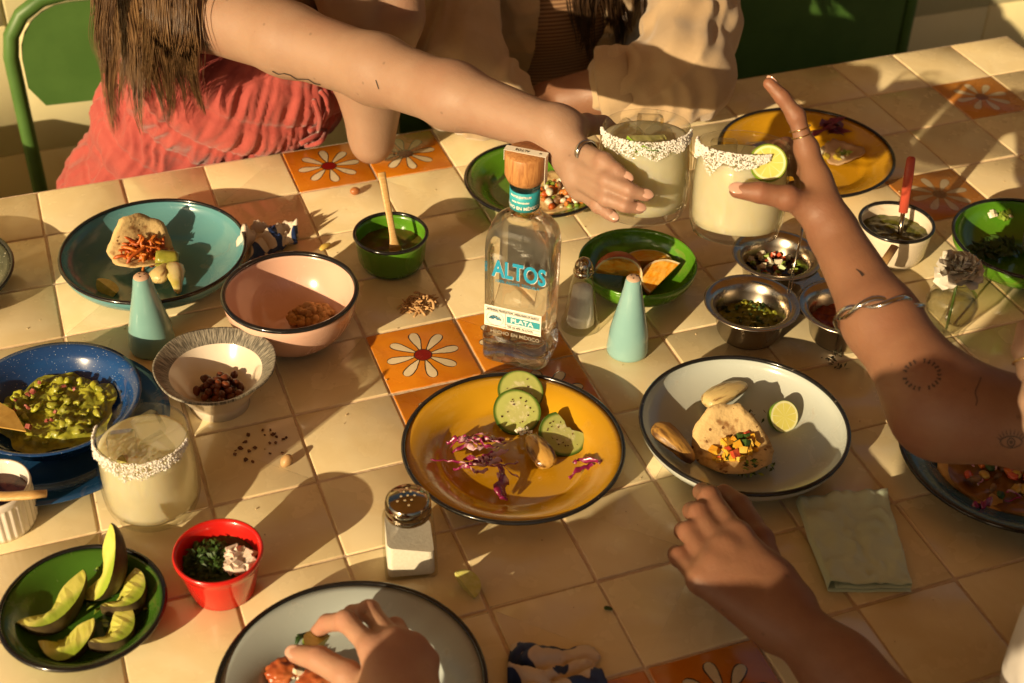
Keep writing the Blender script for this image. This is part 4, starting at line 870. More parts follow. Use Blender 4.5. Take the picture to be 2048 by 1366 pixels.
cluster('herb_flecks', 'dark herb flecks dotting the pale dish', 'herbs', at(1520, 800, .0085), 22, (.055, .035), .0020, [FLAKE, DARKG], 'leaf', seed=16, hz=0, zf=lambda x, y: .0)
# far yellow plate
y2 = plates['yel2'][1]
cluster('radicchio', 'dark purple radicchio heap on the far yellow plate', 'radicchio', at(1655, 268, .012), 26, (.026, .016), .010, [PURPLE], 'leaf', seed=4, hz=.016)
cluster('salad_bits', 'green and white salad bits on the far yellow plate', 'salad', at(1665, 310, .008), 34, (.026, .020), .0055, [GREENV, WHITEV, tone('yellow_bit', (.55, .42, .06), (.46, .40, .08))], 'dice', seed=7, hz=.010)
t, zf = tortilla('taco', 'torn tortilla piece on the far yellow plate', at(1688, 312, .010), .026, .5, (R(6), R(-10), R(20)), 9, mat=pm('pale_tortilla', (.58, .40, .24), .7, (.44, .26, .13), sc=50, bump=.3))
# right green bowl
gr = plates['gright'][1]
cluster('onion_pieces', 'pale onion pieces in the green bowl on the right edge', 'onion', at(2002, 432, .020), 9, (.018, .008), .0060, [WHITEV, GREENV], 'dice', seed=3)
cluster('wilted_greens', 'dark wilted greens in the bowl on the right edge', 'greens', at(1990, 500, .008), 60, (.034, .020), .0070, [DARKG], 'leaf', seed=8, hz=.004)
c = at(2075, 500, .010); t = thing('sauce_cup', 'small pale cup standing in the bowl on the right edge', 'cup', c); part('cup_wall', lathe([(0, 0), (.020, 0), (.024, .040), (.0245, .042), (.0225, .042), (.018, .004), (0, .004)], 40), CREAM_E, t); part('rim', torus(.0236, .0016, .042, 40, 6), BLACK_RIM, t)
# right plate: tostada
t, zf = tortilla('tostada', 'tostada of brown filling and red tomato on the dark blue plate', at(2010, 948, .012), .072, .04, (0, 0, R(20)), 5, 'tostada', mat=pm('toasted_corn', (.46, .24, .06), .6, (.56, .34, .12), sc=60, bump=.4))
tz = lambda x, y: .004 + .006 * max(0, noise.fractal(Vector((x * 30, y * 30, 9)), 1, 2, 3) + .3)
part('filling', disc(.062, 60, 22, tz, lambda a: 1 + .06 * math.sin(5 * a)), tone('mole_brown', (.14, .055, .015), (.22, .10, .025), .2), t)
cluster('topping', None, None, (0, .006, .008), 54, (.052, .046), .0062, [TOMATO, BROWN, RED_MEAT, DARKG, BROWN, tone('corn_gold', (.46, .30, .06), (.40, .22, .04))], 'lump', parent=t, seed=3, hz=.004)
cluster('topping_shreds', None, None, (0, .0, .008), 14, (.05, .045), .0034, [CAB], 'strip', parent=t, seed=5, hz=.006)
shred('pink cabbage sliver on the rim of the dark blue plate', [(1938, 1020, .0), (1955, 1012, .002), (1968, 1010, .004), (1984, 998, .003)], .0048, .018, seed=3, group=None)
# grey plate
SAUS = tone('chorizo', (.36, .075, .025), (.46, .14, .05), .3, 50)
for lab, p, s in (('left chorizo slice on the grey plate', (566, 1342), .0155), ('right chorizo piece under the thumb on the grey plate', (632, 1362), .0165)):
    tag(part('chorizo_slice', lump((s, s * .8, s * .55), .25, 2.2, s * 900, 3), SAUS, loc=at(p[0], p[1], .010)), lab, 'chorizo', 'chorizo on the grey plate')
cluster('onion_bits', 'pale onion bits between the chorizo on the grey plate', 'onion', at(598, 1345, .008), 10, (.010, .012), .0045, [WHITEV], 'dice', seed=9)
hp = at(612, 1268, .010); tag(part('herb_sprig', join(tube([(0, 0, 0), (-.008, -.004, .002), (-.012, -.010, .0)], [.0026, .0030, .0010], 6, flat=.4), tube([(-.004, -.002, .001), (-.010, .002, .002)], [.002, .0006], 6, flat=.4)), DARKG, loc=hp), 'dark herb sprig by the lime on the grey plate', 'herb')
# avocado pieces
AV_S = pm('avocado_skin', (.045, .030, .015), .5, (.09, .065, .025), sc=60, bump=.5, bsc=160, bd=.001)
at_ = NT('avocado_flesh'); av = at_.coord(); avs = at_.n('SeparateXYZ'); at_.set(avs.inputs[0], av); avr = at_.math('MULTIPLY', at_.math('SQRT', at_.math('ADD', at_.math('MULTIPLY', avs.outputs[1], avs.outputs[1]), at_.math('MULTIPLY', avs.outputs[2], avs.outputs[2]))), 38.0); AV_F = at_.done(at_.bsdf(Base_Color=at_.mix(at_.ramp(avr, .55, .97), at_.mix(at_.ramp(at_.noise(av, 40, 5), .35, .65), (.66, .62, .18), (.52, .52, .10)), (.28, .38, .04)), Roughness=.40, Subsurface_Weight=.35, Subsurface_Radius=(.005, .005, .001), Subsurface_Scale=1.0, Normal=at_.bump(at_.noise(av, 90, 4), .35, .0015)).outputs[0])
def avocado(label, p, z, rot, L, w, ang=70, pit=.35):
    t = thing('avocado_piece', label, 'avocado', at(p[0], p[1], z), 0, 'avocado pieces on the green plate'); t.rotation_euler = tuple(R(a) for a in rot)
    rv, fv = sector(1.0, R(ang), (L, w, w), 12, 16)
    pear = lambda v: (v[0], v[1] * (1 - .30 * v[0] / L), v[2] * (1 - .30 * v[0] / L))
    part('skin', ([pear(v) for v in rv[0]], rv[1]), AV_S, t)
    cut = lambda v: (v[0], v[1], v[2] - pit * w * math.exp(-((v[0] + .25 * L) / (.42 * L)) ** 2) * max(0, 1 - (abs(v[1]) + abs(v[2])) / (.7 * w)))
    part('flesh', ([cut(pear((v[0] * .985, v[1] * .985, v[2] * .985))) for v in fv[0]], fv[1]), AV_F, t, smooth=False); return t
avocado('long avocado wedge lying on the left of the green plate', (100, 1190), .018, (-52, -6, 30), .038, .033, 95)
avocado('avocado skin wedge standing tallest on the green plate', (192, 1120), .034, (-60, -50, 36), .038, .030, 90)
avocado('avocado chunk at the upper right of the green plate', (236, 1172), .018, (-46, 0, 44), .026, .031, 110)
avocado('avocado chunk at the lower right of the green plate', (212, 1242), .016, (-44, 4, 48), .027, .030, 105)
avocado('avocado chunk nearest the bottom of the green plate', (132, 1258), .016, (-30, -6, 6), .026, .031, 110)
cluster('herb_leaves', 'dark herb leaves under the avocado pieces', 'herbs', at(245, 1180, .007), 46, (.040, .046), .0036, [DARKG, GREENV], 'leaf', seed=12, hz=.002)
# red ramekin
cluster('chopped_cilantro', 'chopped cilantro in the left half of the red ramekin', 'cilantro', (REDM[0] - .009, REDM[1] + .006, .036), 260, (.023, .024), .0030, [DARKG, tone('cilantro', (.03, .075, .012), (.05, .11, .02), .5)], 'leaf', seed=13, hz=.010)
tag(part('cilantro_base', disc(REDM[2] * .80, 30, 3), DARKG, loc=(REDM[0], REDM[1], .036)), 'mass of cilantro filling the red ramekin', 'cilantro', kind='stuff')
cluster('diced_onion', 'diced white onion in the right half of the red ramekin', 'onion', (REDM[0] + .018, REDM[1] - .010, .038), 30, (.013, .016), .0062, [tone('pink_white_onion', (.62, .50, .42), (.70, .60, .52), .3)], 'dice', seed=15, hz=.008)
# loose bits on the tiles
wedge('lime_wedge', 'squeezed lime wedge lying on the tiles below the salt shaker', 'lime', .0155, R(85), at(930, 1170, .013), (R(55), R(25), R(-65)), LIME_R, LIME_F)
cluster('tan_crumbs', 'pile of tan shredded crumbs on the tiles left of the bottle', 'crumbs', at(838, 612, .001), 120, (.021, .012), .0030, [MEATB], 'strip', seed=5, hz=.010)
cluster('brown_crumbs', 'dark brown crumbs on the tiles below the stoneware bowl', 'crumbs', at(528, 890, .0006), 26, (.034, .028), .0020, [pm('brown_crumb', (.09, .035, .015), .8, (.20, .09, .04), sc=300)], 'dice', seed=18, hz=0)
cluster('herb_stems', 'dry thyme sprig bits on the tiles beside the pale dish', 'herbs', at(1672, 720, .0006), 22, (.016, .020), .0024, [pm('dry_herb', (.07, .06, .03), .8)], 'leaf', seed=19, hz=.003)
rb_ = random.Random(5); CR = pm('pale_crumb', (.55, .42, .25), .8); V = []; F = []
for k in range(170):
    x, y = rb_.uniform(-.2, 1.3), rb_.uniform(-1.05, -.05); s = rb_.uniform(.0005, .0013); vf = xf(lump((s, s, s * .7), .3, 2, k, 0), TR((x, y, s * .5))); b_ = len(V); V += vf[0]; F += [tuple(i + b_ for i in f) for f in vf[1]]
tag(part('table_crumbs', (V, F), CR), 'fine pale crumbs sprinkled over the tabletop', 'crumbs', kind='stuff')
bulb('chip_sliver', 'yellow chip sliver on the tiles above the pink bowl', 'chip', at(640, 500, .004), at(660, 487, .006), .0042, pm('yellow_chip', (.60, .42, .10), .5), tail=1, seed=1)
bulb('herb_scrap', 'small green herb scrap on the lower tiles', 'herb', at(1208, 1215, .002), at(1225, 1219, .002), .0024, DARKG, tail=1, seed=1)

# napkins and wrappers
NAP = pm('sage_cloth', (.54, .66, .50), .9, (.60, .72, .57), sc=8, bump=.3, bsc=250, bd=.0006, sheen=.3)
q00, q10, q11, q01 = (at(1590, 1012, .0), at(1772, 1000, 0), at(1822, 1186, 0), at(1652, 1186, 0)); n0 = (q00 + q11) / 2
V = []; F = []; path = []
for u in np.linspace(1, .03, 14): path.append((u, .0015))
for a in np.linspace(-90, 90, 7)[1:-1]: path.append((.03 - .03 * math.cos(R(a)), .006 + .0045 * math.sin(R(a))))
for u in np.linspace(.03, .97, 22): path.append((u, .0105))
for a in np.linspace(90, -90, 5)[1:-1]: path.append((.97 + .02 * math.cos(R(a)), .0085 + .002 * math.sin(R(a))))
for u in np.linspace(.97, .10, 14): path.append((u, .0062))
nv = 26
for i, (u, z) in enumerate(path):
    for j in range(nv):
        v = j / (nv - 1); b_ = (q00 * (1 - u) + q10 * u) * (1 - v) + (q01 * (1 - u) + q11 * u) * v - n0
        w = noise.fractal(Vector((b_[0] * 22, b_[1] * 22, 1)), 1, 2, 3); crease = .0070 * abs(noise.noise(Vector((b_[0] * 75, b_[1] * 60, 2)))) + .0090 * abs(noise.noise(Vector((b_[0] * 34, b_[1] * 40, 5))))
        zz = z * (1 + .45 * w) + (crease if z > .009 else 0) + .0006 * (i > 20); V.append((b_[0] + .0015 * w, b_[1] + .001 * w, max(.0006, zz)))
for i in range(len(path) - 1):
    for j in range(nv - 1): a = i * nv + j; F.append((a, a + 1, a + nv + 1, a + nv))
o = part('napkin', (V, F), NAP, loc=n0); tag(o, 'folded sage green cloth napkin on the tiles', 'napkin'); md = o.modifiers.new('thick', 'SOLIDIFY'); md.thickness = .0007
wt = NT('printed_wrapper'); wc_ = wt.coord(); wn_ = wt.noise(wc_, 24, 1.0, .4, .6); WRAP = wt.done(wt.bsdf(Base_Color=wt.mix(wt.ramp(wn_, .495, .505), (.64, .54, .44), (.012, .035, .13)), Roughness=.6, Normal=wt.bump(wt.noise(wc_, 90, 4), .4, .002)).outputs[0])
def wrapper(label, quad, hgt, seed, folds=5):
    q = [np.array(p) for p in quad]; c = sum(q) / 4; V = []; F = []; n = 34
    for i in range(n):
        for j in range(n):
            u, v = i / (n - 1), j / (n - 1); b_ = (q[0] * (1 - u) + q[1] * u) * (1 - v) + (q[3] * (1 - u) + q[2] * u) * v - c
            rid = abs(noise.noise(Vector((u * folds, v * folds * .7, seed)))) * 1.6 + .5 * abs(noise.noise(Vector((u * folds * 2.3, v * folds * 2, seed + 4))))
            V.append((b_[0] + .006 * noise.noise(Vector((u * 4, v * 4, seed + 9))), b_[1] + .006 * noise.noise(Vector((u * 4, v * 4, seed + 19))), .001 + hgt * rid * (.35 + .65 * math.sin(PI * min(1, u * 1.1)) )))
    for i in range(n - 1):
        for j in range(n - 1): a = i * n + j; F.append((a, a + n, a + n + 1, a + 1))
    o = part('wrapper', (V, F), WRAP, loc=(c[0], c[1], 0)); md = o.modifiers.new('thick', 'SOLIDIFY'); md.thickness = .0004; return tag(o, label, 'wrapper', 'printed paper wrappers')
wrapper('crumpled blue and white paper between teal and pink bowls', [at(478, 545), at(470, 470), at(590, 455), at(598, 492)], .030, 2.3)
wrapper('crumpled blue and white paper at the bottom edge', [at(1010, 1420), at(1020, 1295), at(1190, 1298), at(1215, 1430)], .022, 6.1, 3)

t = thing('lime_slice', 'lime slice stuck inside the glass with the raised finger', 'lime', atd(1536, 326, 1.372)); t.rotation_euler = cam.matrix_world.to_euler()
part('peel', lathe([(.0182, .0026), (.0190, .001), (.0190, -.001), (.0182, -.0026)], 40), LIME_R, t); part('flesh', lathe([(0, .0026), (.0182, .0026)], 40), LIMECUT, t)
# ================================================================== PEOPLE
def cap(a, b, ra, rb, k=.012): return ('c', np.array(a, float), np.array(b, float), ra, rb, k)
def elp(c, r, rot=(0, 0, 0), k=.04): return ('e', np.array(c, float), np.array(r, float), np.array(TR((0, 0, 0), rot).to_3x3()), k)
def _dist(p, P):
    if p[0] == 'c':
        _, a, b, ra, rb, k = p; dt_ = P.dtype; ba = (b - a).astype(dt_); pa = P - a.astype(dt_); t = np.clip(pa @ ba / dt_.type(max(ba @ ba, 1e-12)), 0, 1); q = pa - t[..., None] * ba
        return np.sqrt(np.einsum('...i,...i', q, q)) - (dt_.type(ra) + dt_.type(rb - ra) * t)
    _, c, r, M, k = p; dt_ = P.dtype; r = r.astype(dt_); q = ((P - c.astype(dt_)) @ M.astype(dt_)) / r; k0 = np.sqrt(np.einsum('...i,...i', q, q)); q = q / r; k1 = np.sqrt(np.einsum('...i,...i', q, q))
    return np.where(k1 > 1e-9, k0 * (k0 - 1) / np.maximum(k1, 1e-9), -r.min())
def blobmesh(prims, h, off=0.0, B=24):
    """smooth union of tapered limbs and ellipsoids -> one continuous quad surface (surface nets, in blocks)"""
    lo = np.min([np.minimum(p[1] - p[3], p[2] - p[4]) if p[0] == 'c' else p[1] - p[2].max() for p in prims], axis=0) - .03 - off
    lo = np.min([lo] + [np.minimum(p[1], p[2]) - max(p[3], p[4]) - .03 - off for p in prims if p[0] == 'c'], axis=0)
    hi = np.max([np.maximum(p[1], p[2]) + max(p[3], p[4]) if p[0] == 'c' else p[1] + p[2].max() for p in prims], axis=0) + .03 + off
    nb = np.ceil((hi - lo) / (h * B)).astype(int); N = nb * B + 4
    bi = np.array(np.meshgrid(*[np.arange(n) for n in nb], indexing='ij')).reshape(3, -1).T
    cen = lo + (bi + .5) * B * h; hd = B * h * .87 + h
    DC = np.array([_dist(p, cen) for p in prims]).T - off
    act = np.where(DC.min(axis=1) < hd + .012)[0]
    ids = []; pos = []; quads = []
    g = np.arange(B + 2); st = np.array([N[1] * N[2], N[2], 1])
    corners = np.array([(i, j, k) for i in (0, 1) for j in (0, 1) for k in (0, 1)])
    edges = [(a, b) for a in range(8) for b in range(a + 1, 8) if np.abs(corners[a] - corners[b]).sum() == 1]
    for ai in act:
        base = bi[ai] * B; X = np.stack(np.meshgrid(g + base[0], g + base[1], g + base[2], indexing='ij'), -1); Pw = (lo + X * h).astype(np.float32)
        D = None
        for pi, p in enumerate(prims):
            if DC[ai, pi] > hd + p[-1] * 1.2 + .004: continue
            d = _dist(p, Pw); k = p[-1]
            if D is None: D = d
            else: hh = np.clip(.5 + .5 * (D - d) / k, 0, 1); D = D + (d - D) * hh - k * hh * (1 - hh)
        if D is None: continue
        D = D - off; S = D < 0
        if S.all() or not S.any(): continue
        cs = np.stack([D[c[0]:B + 1 + c[0], c[1]:B + 1 + c[1], c[2]:B + 1 + c[2]] for c in corners], -1)
        sg = cs < 0; mixed = sg.any(-1) & ~sg.all(-1); mixed[B:, :, :] = False; mixed[:, B:, :] = False; mixed[:, :, B:] = False
        idx = np.argwhere(mixed)
        if len(idx):
            cv = cs[mixed]; acc = np.zeros((len(idx), 3)); cnt = np.zeros(len(idx))
            for a, b in edges:
                m_ = (cv[:, a] < 0) != (cv[:, b] < 0); t = np.where(m_, cv[:, a] / np.where(m_, cv[:, a] - cv[:, b], 1), 0)
                pt = corners[a] + t[:, None] * (corners[b] - corners[a]); acc += np.where(m_[:, None], pt, 0); cnt += m_
            ids.append((idx + base) @ st); pos.append(lo + (idx + base + acc / cnt[:, None]) * h)
        for ax in range(3):
            u, v = [(1, 2), (2, 0), (0, 1)][ax]; s0 = S[:B, :B, :B]; sl = [slice(0, B)] * 3; sl[ax] = slice(1, B + 1); s1 = S[tuple(sl)]
            e = np.argwhere(s0 != s1)
            if not len(e): continue
            inv = s0[tuple(e.T)]; gid = (e + base) @ st; q = np.stack([gid, gid - st[u], gid - st[u] - st[v], gid - st[v]], 1); q[~inv] = q[~inv][:, ::-1]; quads.append(q)
    ids = np.concatenate(ids); pos = np.concatenate(pos); quads = np.concatenate(quads)
    order = np.argsort(ids); sid = ids[order]; loc = np.searchsorted(sid, quads.ravel()); loc = np.clip(loc, 0, len(sid) - 1)
    good = (sid[loc] == quads.ravel()).reshape(-1, 4).all(1); Q = order[loc].reshape(-1, 4)[good]
    return pos, Q
def relax(V, Q, n=2, f=.5):
    for _ in range(n):
        A = np.zeros_like(V); c = np.zeros(len(V))
        for a, b in ((0, 1), (1, 2), (2, 3), (3, 0)):
            np.add.at(A, Q[:, a], V[Q[:, b]]); np.add.at(c, Q[:, a], 1); np.add.at(A, Q[:, b], V[Q[:, a]]); np.add.at(c, Q[:, b], 1)
        V = V * (1 - f) + f * A / np.maximum(c, 1)[:, None]
    return V
def normals(V, Q):
    n = np.cross(V[Q[:, 2]] - V[Q[:, 0]], V[Q[:, 3]] - V[Q[:, 1]]); N = np.zeros_like(V)
    for k in range(4): np.add.at(N, Q[:, k], n)
    return N / np.maximum(np.linalg.norm(N, axis=1), 1e-12)[:, None]
def skin_mat(name, c, c2, red):
    t = NT(name); co = t.coord(); n1 = t.noise(co, 18, 5); n2 = t.noise(co, 240, 3); n3 = t.noise(co, 9, 3)
    col = t.mix(t.ramp(n1, .35, .7), c, c2); col = t.mix(t.math('MULTIPLY', t.ramp(n3, .5, .75), .35), col, red)
    fa = t.n('Attribute', attribute_name='flush'); col = t.mix(t.math('MULTIPLY', fa.outputs['Fac'], t.ramp(n2, .2, .8, .35, .65)), col, red)
    frk = t.n('TexVoronoi'); t.set(frk.inputs['Vector'], co); frk.inputs['Scale'].default_value = 38
    col = t.mix(t.math('MULTIPLY', t.ramp(frk.outputs['Distance'], .10, .04), .5), col, tuple(v * .45 for v in c))
    vo = t.n('TexVoronoi'); t.set(vo.inputs['Vector'], co); vo.inputs['Scale'].default_value = 900
    h = t.math('ADD', t.math('MULTIPLY', vo.outputs['Distance'], .5), n2)
    b = t.bsdf(Base_Color=col, Roughness=t.ramp(n1, .3, .7, .46, .6), Subsurface_Weight=.22, Subsurface_Radius=(.009, .0035, .0016), Subsurface_Scale=1.0, Specular_IOR_Level=.45, Normal=t.bump(t.math('ADD', h, t.math('MULTIPLY', t.noise(t.coord('Object', (1, 1, 1)), 90, 4, .6, 1.5), 1.2)), .30, .0009))
    return t.done(b.outputs[0])
SKIN_A = skin_mat('skin_fair', (.34, .21, .145), (.305, .18, .12), (.34, .15, .105)); SKIN_B = skin_mat('skin_tan', (.24, .115, .066), (.205, .092, .052), (.26, .085, .05)); SKIN_C = skin_mat('skin_pink', (.42, .235, .155), (.37, .195, .125), (.42, .15, .11))
NAIL = pm('nail_pink', (.52, .30, .23), .16, (.55, .33, .26), sc=50, coat=.5); SILVER = pm('silver', (.55, .53, .50), .12, (.48, .46, .43), sc=50, metal=1.0); GOLD = pm('gold', (.62, .42, .16), .15, metal=1.0)
FR = {'index': (.0094, .0084, .0075, .0062), 'middle': (.0096, .0085, .0076, .0063), 'ring': (.0091, .0081, .0072, .0059), 'pinky': (.0085, .0074, .0066, .0054), 'thumb': (.0140, .0115, .0105, .0078)}
def hand(W, H, sc=1.0, wr=.023, conv=None):
    """prims of palm and five fingers; H: finger -> list of joints [MCP, PIP, DIP, TIP] (thumb: CMC, MCP, IP, TIP)"""
    pr = []; W = np.array(W)
    names = ['index', 'middle', 'ring', 'pinky']
    M = [H[n][0] for n in names]
    for i, n in enumerate(names):
        off = (np.mean(M, axis=0) - M[i]) * .55
        pr.append(cap(W - off * .9, M[i], wr * .72 * sc, .0112 * sc if n != 'pinky' else .0102 * sc, .012))
    for i in range(3): pr.append(cap(M[i], M[i + 1], .0105 * sc, .0100 * sc, .008))
    pr.append(cap(H['thumb'][0], H['index'][0] * .62 + W * .38, .012 * sc, .010 * sc, .015))
    for n in names + ['thumb']:
        J = H[n]; r = [v * sc for v in FR[n]]
        for i in range(3): pr.append(cap(J[i], J[i + 1], r[i], r[i + 1], .006 if i == 0 else .0028))
        pr.append(cap(J[1], J[1], r[1] * 1.07, r[1] * 1.07, .004))
    pr.append(cap(W, H['thumb'][0], wr * .7 * sc, .015 * sc, .016))
    return pr
def HJ(spec, f): return {k: [f(*p) for p in v] for k, v in spec.items()}
def person(name, label, base, prims, h, mat, group=None, joints=None):
    t = thing('person', label, 'person', base); V, Q = blobmesh(prims, h); V = relax(V, Q, 1, .45)
    me = fast_mesh('body', V - np.array(base), Q, mat); o = link('body', me, t)
    if joints is not None and len(me.vertices) == len(V):
        fl_ = np.zeros(len(V)); Jn = np.array(joints)
        for j in Jn: d2 = ((V - j) ** 2).sum(1); fl_ = np.maximum(fl_, np.exp(-d2 / .011 ** 2))
        at_f = me.attributes.new('flush', 'FLOAT', 'POINT'); at_f.data.foreach_set('value', fl_.astype(np.float32))
    bv = BVHTree.FromPolygons([Vector(v) for v in V], [tuple(q) for q in Q]); return t, o, bv
def cloth(name, prims, h, mat, parent, off=0.0, wrinkle=None, rel=3, cut=None):
    V, Q = blobmesh(prims, h, off); V = relax(V, Q, rel, .5)
    if cut is not None: keep = cut(V); Q = Q[keep[Q].all(1)]
    if wrinkle is not None:
        N = normals(V, Q); V = V + N * np.array([wrinkle(Vector(v)) for v in V])[:, None]; V = relax(V, Q, 1, .5)
    used = np.unique(Q); mp = np.zeros(len(V), int); mp[used] = np.arange(len(used)); V = V[used]; Q = mp[Q]
    base = np.array(parent.location); o = link(name, fast_mesh(name, V - base, Q, mat), parent); return o, BVHTree.FromPolygons([Vector(v) for v in V], [tuple(q) for q in Q])
def nail(parent, J, facing, r, length=.0060, mat=NAIL):
    a, b = Vector(J[2]), Vector(J[3]); d = (b - a).normalized(); n = Vector(facing); n = (n - d * n.dot(d)).normalized(); s = d.cross(n)
    c = b - d * .0010 + n * (r * .80); M = Matrix((d, s, n)).transposed().to_4x4(); M.translation = c - Vector(parent.parent.location)
    V, F = ico(2); V = [tuple(M @ Vector((v[0] * length * 1.05, v[1] * r * .80, v[2] * .0016 - .05 * 0))) for v in V]; return part('nail', (V, F), mat, parent)
def ring_on(parent, a, b, f, r, tr, mat, wide=1.0, name='ring'):
    a, b = Vector(a), Vector(b); d = (b - a).normalized(); M = d.to_track_quat('Z', 'Y').to_matrix().to_4x4(); M.translation = a + (b - a) * f - Vector(parent.location)
    return part(name, xf(torus(r, tr, 0, 40, 10, sq=wide), M), mat, parent)
TOCAM = [float(-v) for v in _f]
def stroke(bvs, pts, w, lift=.0005):
    """ink line following the skin: every point is dropped on the surface seen from the camera"""
    V = []; F = []; P_ = [np.array(p, float) for p in pts]
    for i, p in enumerate(P_):
        d = P_[min(i + 1, len(P_) - 1)] - P_[max(i - 1, 0)]; d /= max(np.linalg.norm(d), 1e-6); n = np.array([-d[1], d[0]])
        ww = w[i] if not np.isscalar(w) else w
        for s in (-1, 1):
            q = p + n * ww * s / 2; hit = bvs.ray_cast(Vector(CAM), Vector(ray(*q)).normalized())
            if hit[0] is None: return [], []
            V.append(tuple(hit[0] + hit[1] * lift))
    for i in range(len(P_) - 1): F.append((2 * i, 2 * i + 1, 2 * i + 3, 2 * i + 2))
    return V, F
INK = pm('tattoo_ink', (.035, .022, .018), .55, (.05, .03, .024), sc=300)
def tattoo(parent, strokes, name='tattoo'):
    V, F = join(*[s for s in strokes if s[0]]); b = parent.parent.location
    if V: part(name, ([tuple(Vector(v) - b) for v in V], F), INK, parent)
def hair(parent, bvs, locks, mat, seed, n=70, r=.0010, dflt=1.85, wave=7, wide=20):
    """locks that hang over whatever lies behind them; each lock tapers to its own tip: (x_top, y_top, x_tip, y_tip)"""
    rnd = random.Random(seed); V = []; F = []; P0 = np.array(parent.location); cache = {}
    def back(q):
        k = (round(q[0] / 6), round(q[1] / 6))
        if k not in cache:
            D = [depth(h[0]) for h in (bv.ray_cast(Vector(CAM), Vector(ray(k[0] * 6, k[1] * 6)).normalized()) for bv in bvs) if h[0] is not None]; cache[k] = min(D) if D else None
        return cache[k]
    for li, (x0, y0, x1, y1) in enumerate(locks):
        ph = rnd.uniform(0, 6); lay = rnd.uniform(.006, .022)
        for k in range(n):
            g = rnd.gauss(0, .5); e = rnd.uniform(.62, 1.04); w = wide * rnd.uniform(.8, 1.2); fr = rnd.gauss(0, .22); off = lay + rnd.uniform(0, .008); pts = []; m = 11
            for s in np.linspace(0, 1, m):
                u = s * e; sp = (1 - .25 * u) if u < .6 else max(.06, .85 - 1.5 * (u - .6) ** 1.2)
                pts.append(np.array([x0 + (x1 - x0) * u + g * w * sp + wave * math.sin(u * 6.5 + ph + fr) * u + 1.2 * math.sin(u * 13 + k), y0 + (y1 - y0) * u]))
            dd = [back(q) for q in pts]; ok = [d for d in dd if d]; md = np.mean(ok) if ok else dflt; dd = [d or md for d in dd]
            dd = [min(dd[max(0, i - 2):i + 3]) for i in range(m)]; dd = np.convolve([dd[0], dd[0]] + dd + [dd[-1], dd[-1]], [.1, .2, .4, .2, .1], 'valid')
            path = [atd(q[0], q[1], d - off * (1 - .5 * i / (m - 1))) - P0 for i, (q, d) in enumerate(zip(pts, dd))]
            vf = tube(path, [r * (1 - .8 * (i / (m - 1)) ** 2) for i in range(m)], 3, cap=False); b_ = len(V); V += vf[0]; F += [tuple(i + b_ for i in f) for f in vf[1]]
    return part('hair', (V, F), mat, parent)

# ---------------------------------------------------------------- woman in red
S = atd(375, 12, 1.770); E = atd(755, 140, 1.625); W = atd(1112, 262, 1.475); SL = aty(700, -90, .10); EL = at(742, 290, .036)
spec1 = dict(index=[(1158, 297, 1.450), (1207, 322, 1.410), (1234, 342, 1.400), (1255, 357, 1.399)], middle=[(1148, 328, 1.448), (1216, 361, 1.402), (1259, 380, 1.392), (1293, 391, 1.396)], ring=[(1150, 356, 1.450), (1213, 397, 1.406), (1250, 411, 1.397), (1279, 417, 1.401)], pinky=[(1160, 380, 1.458), (1197, 411, 1.430), (1217, 426, 1.424), (1229, 436, 1.421)], thumb=[(1138, 258, 1.475), (1172, 250, 1.498), (1206, 250, 1.520), (1230, 264, 1.522)])
H1 = HJ(spec1, atd)
chest = aty(475, 140, .10); waist = aty(390, 250, .19); hip = aty(345, 385, .26)
ntop = (S + SL) / 2 + np.array([.0, .05, .02])
torso1 = [elp(chest, (.135, .10, .12), (0, R(20), 0), .06), elp(waist, (.125, .10, .13), (0, R(20), 0), .06), elp(hip, (.14, .13, .12), (0, 0, 0), .07)]
arm1 = [cap(S, S * .45 + E * .55, .050, .042, .03), cap(S * .45 + E * .55, E, .042, .0385, .02), cap(E, E * .55 + W * .45, .0385, .0350, .02), cap(E * .55 + W * .45, W, .0350, .0250, .02)]
LU = EL + np.array([-.012, .045, .23])
arm1 += [cap(EL, EL * .5 + LU * .5, .024, .043, .02), cap(EL * .5 + LU * .5, LU, .043, .040, .02), cap(LU, SL, .040, .048, .03)]
arm1 += [cap(EL + np.array([.006, .012, .008]), EL + np.array([.05, .03, .17]), .030, .034, .02), cap(EL + np.array([.05, .03, .17]), EL + np.array([.07, .05, .25]), .034, .025, .02)]
upper1 = [cap(S, ntop, .05, .055, .04), cap(SL, ntop, .05, .055, .04), cap(ntop, ntop + np.array([.01, 0, .08]), .05, .048, .03), elp(ntop + np.array([.03, -.02, .20]), (.072, .085, .105), (0, 0, 0), .03), cap(chest, ntop, .10, .07, .06)]
knee = hip + np.array([.12, -.38, -.04]); legs1 = [cap(hip + np.array([.07, 0, -.03]), knee, .08, .055, .04), cap(knee, knee + np.array([0, .02, -.38]), .052, .038, .03), cap(hip + np.array([-.07, 0, -.03]), knee - np.array([.16, 0, 0]), .08, .055, .04), cap(knee - np.array([.16, 0, 0]), knee + np.array([-.16, .02, -.38]), .052, .038, .03)]
base1 = (float(hip[0]), float(hip[1]), FLOOR_Z)
red, red_body, red_bv = person('person', 'person in a ruched red dress with long hair reaching out a glass', base1, torso1 + upper1 + arm1 + legs1 + hand(W, H1), .0025, SKIN_A, joints=[p for v in H1.values() for p in v[1:]])
dt = NT('coral_cotton'); dc = dt.coord(); dn = dt.noise(dc, 30, 4); ds_ = dt.noise(dt.coord('Object', (900, 900, 900)), 1, 2)
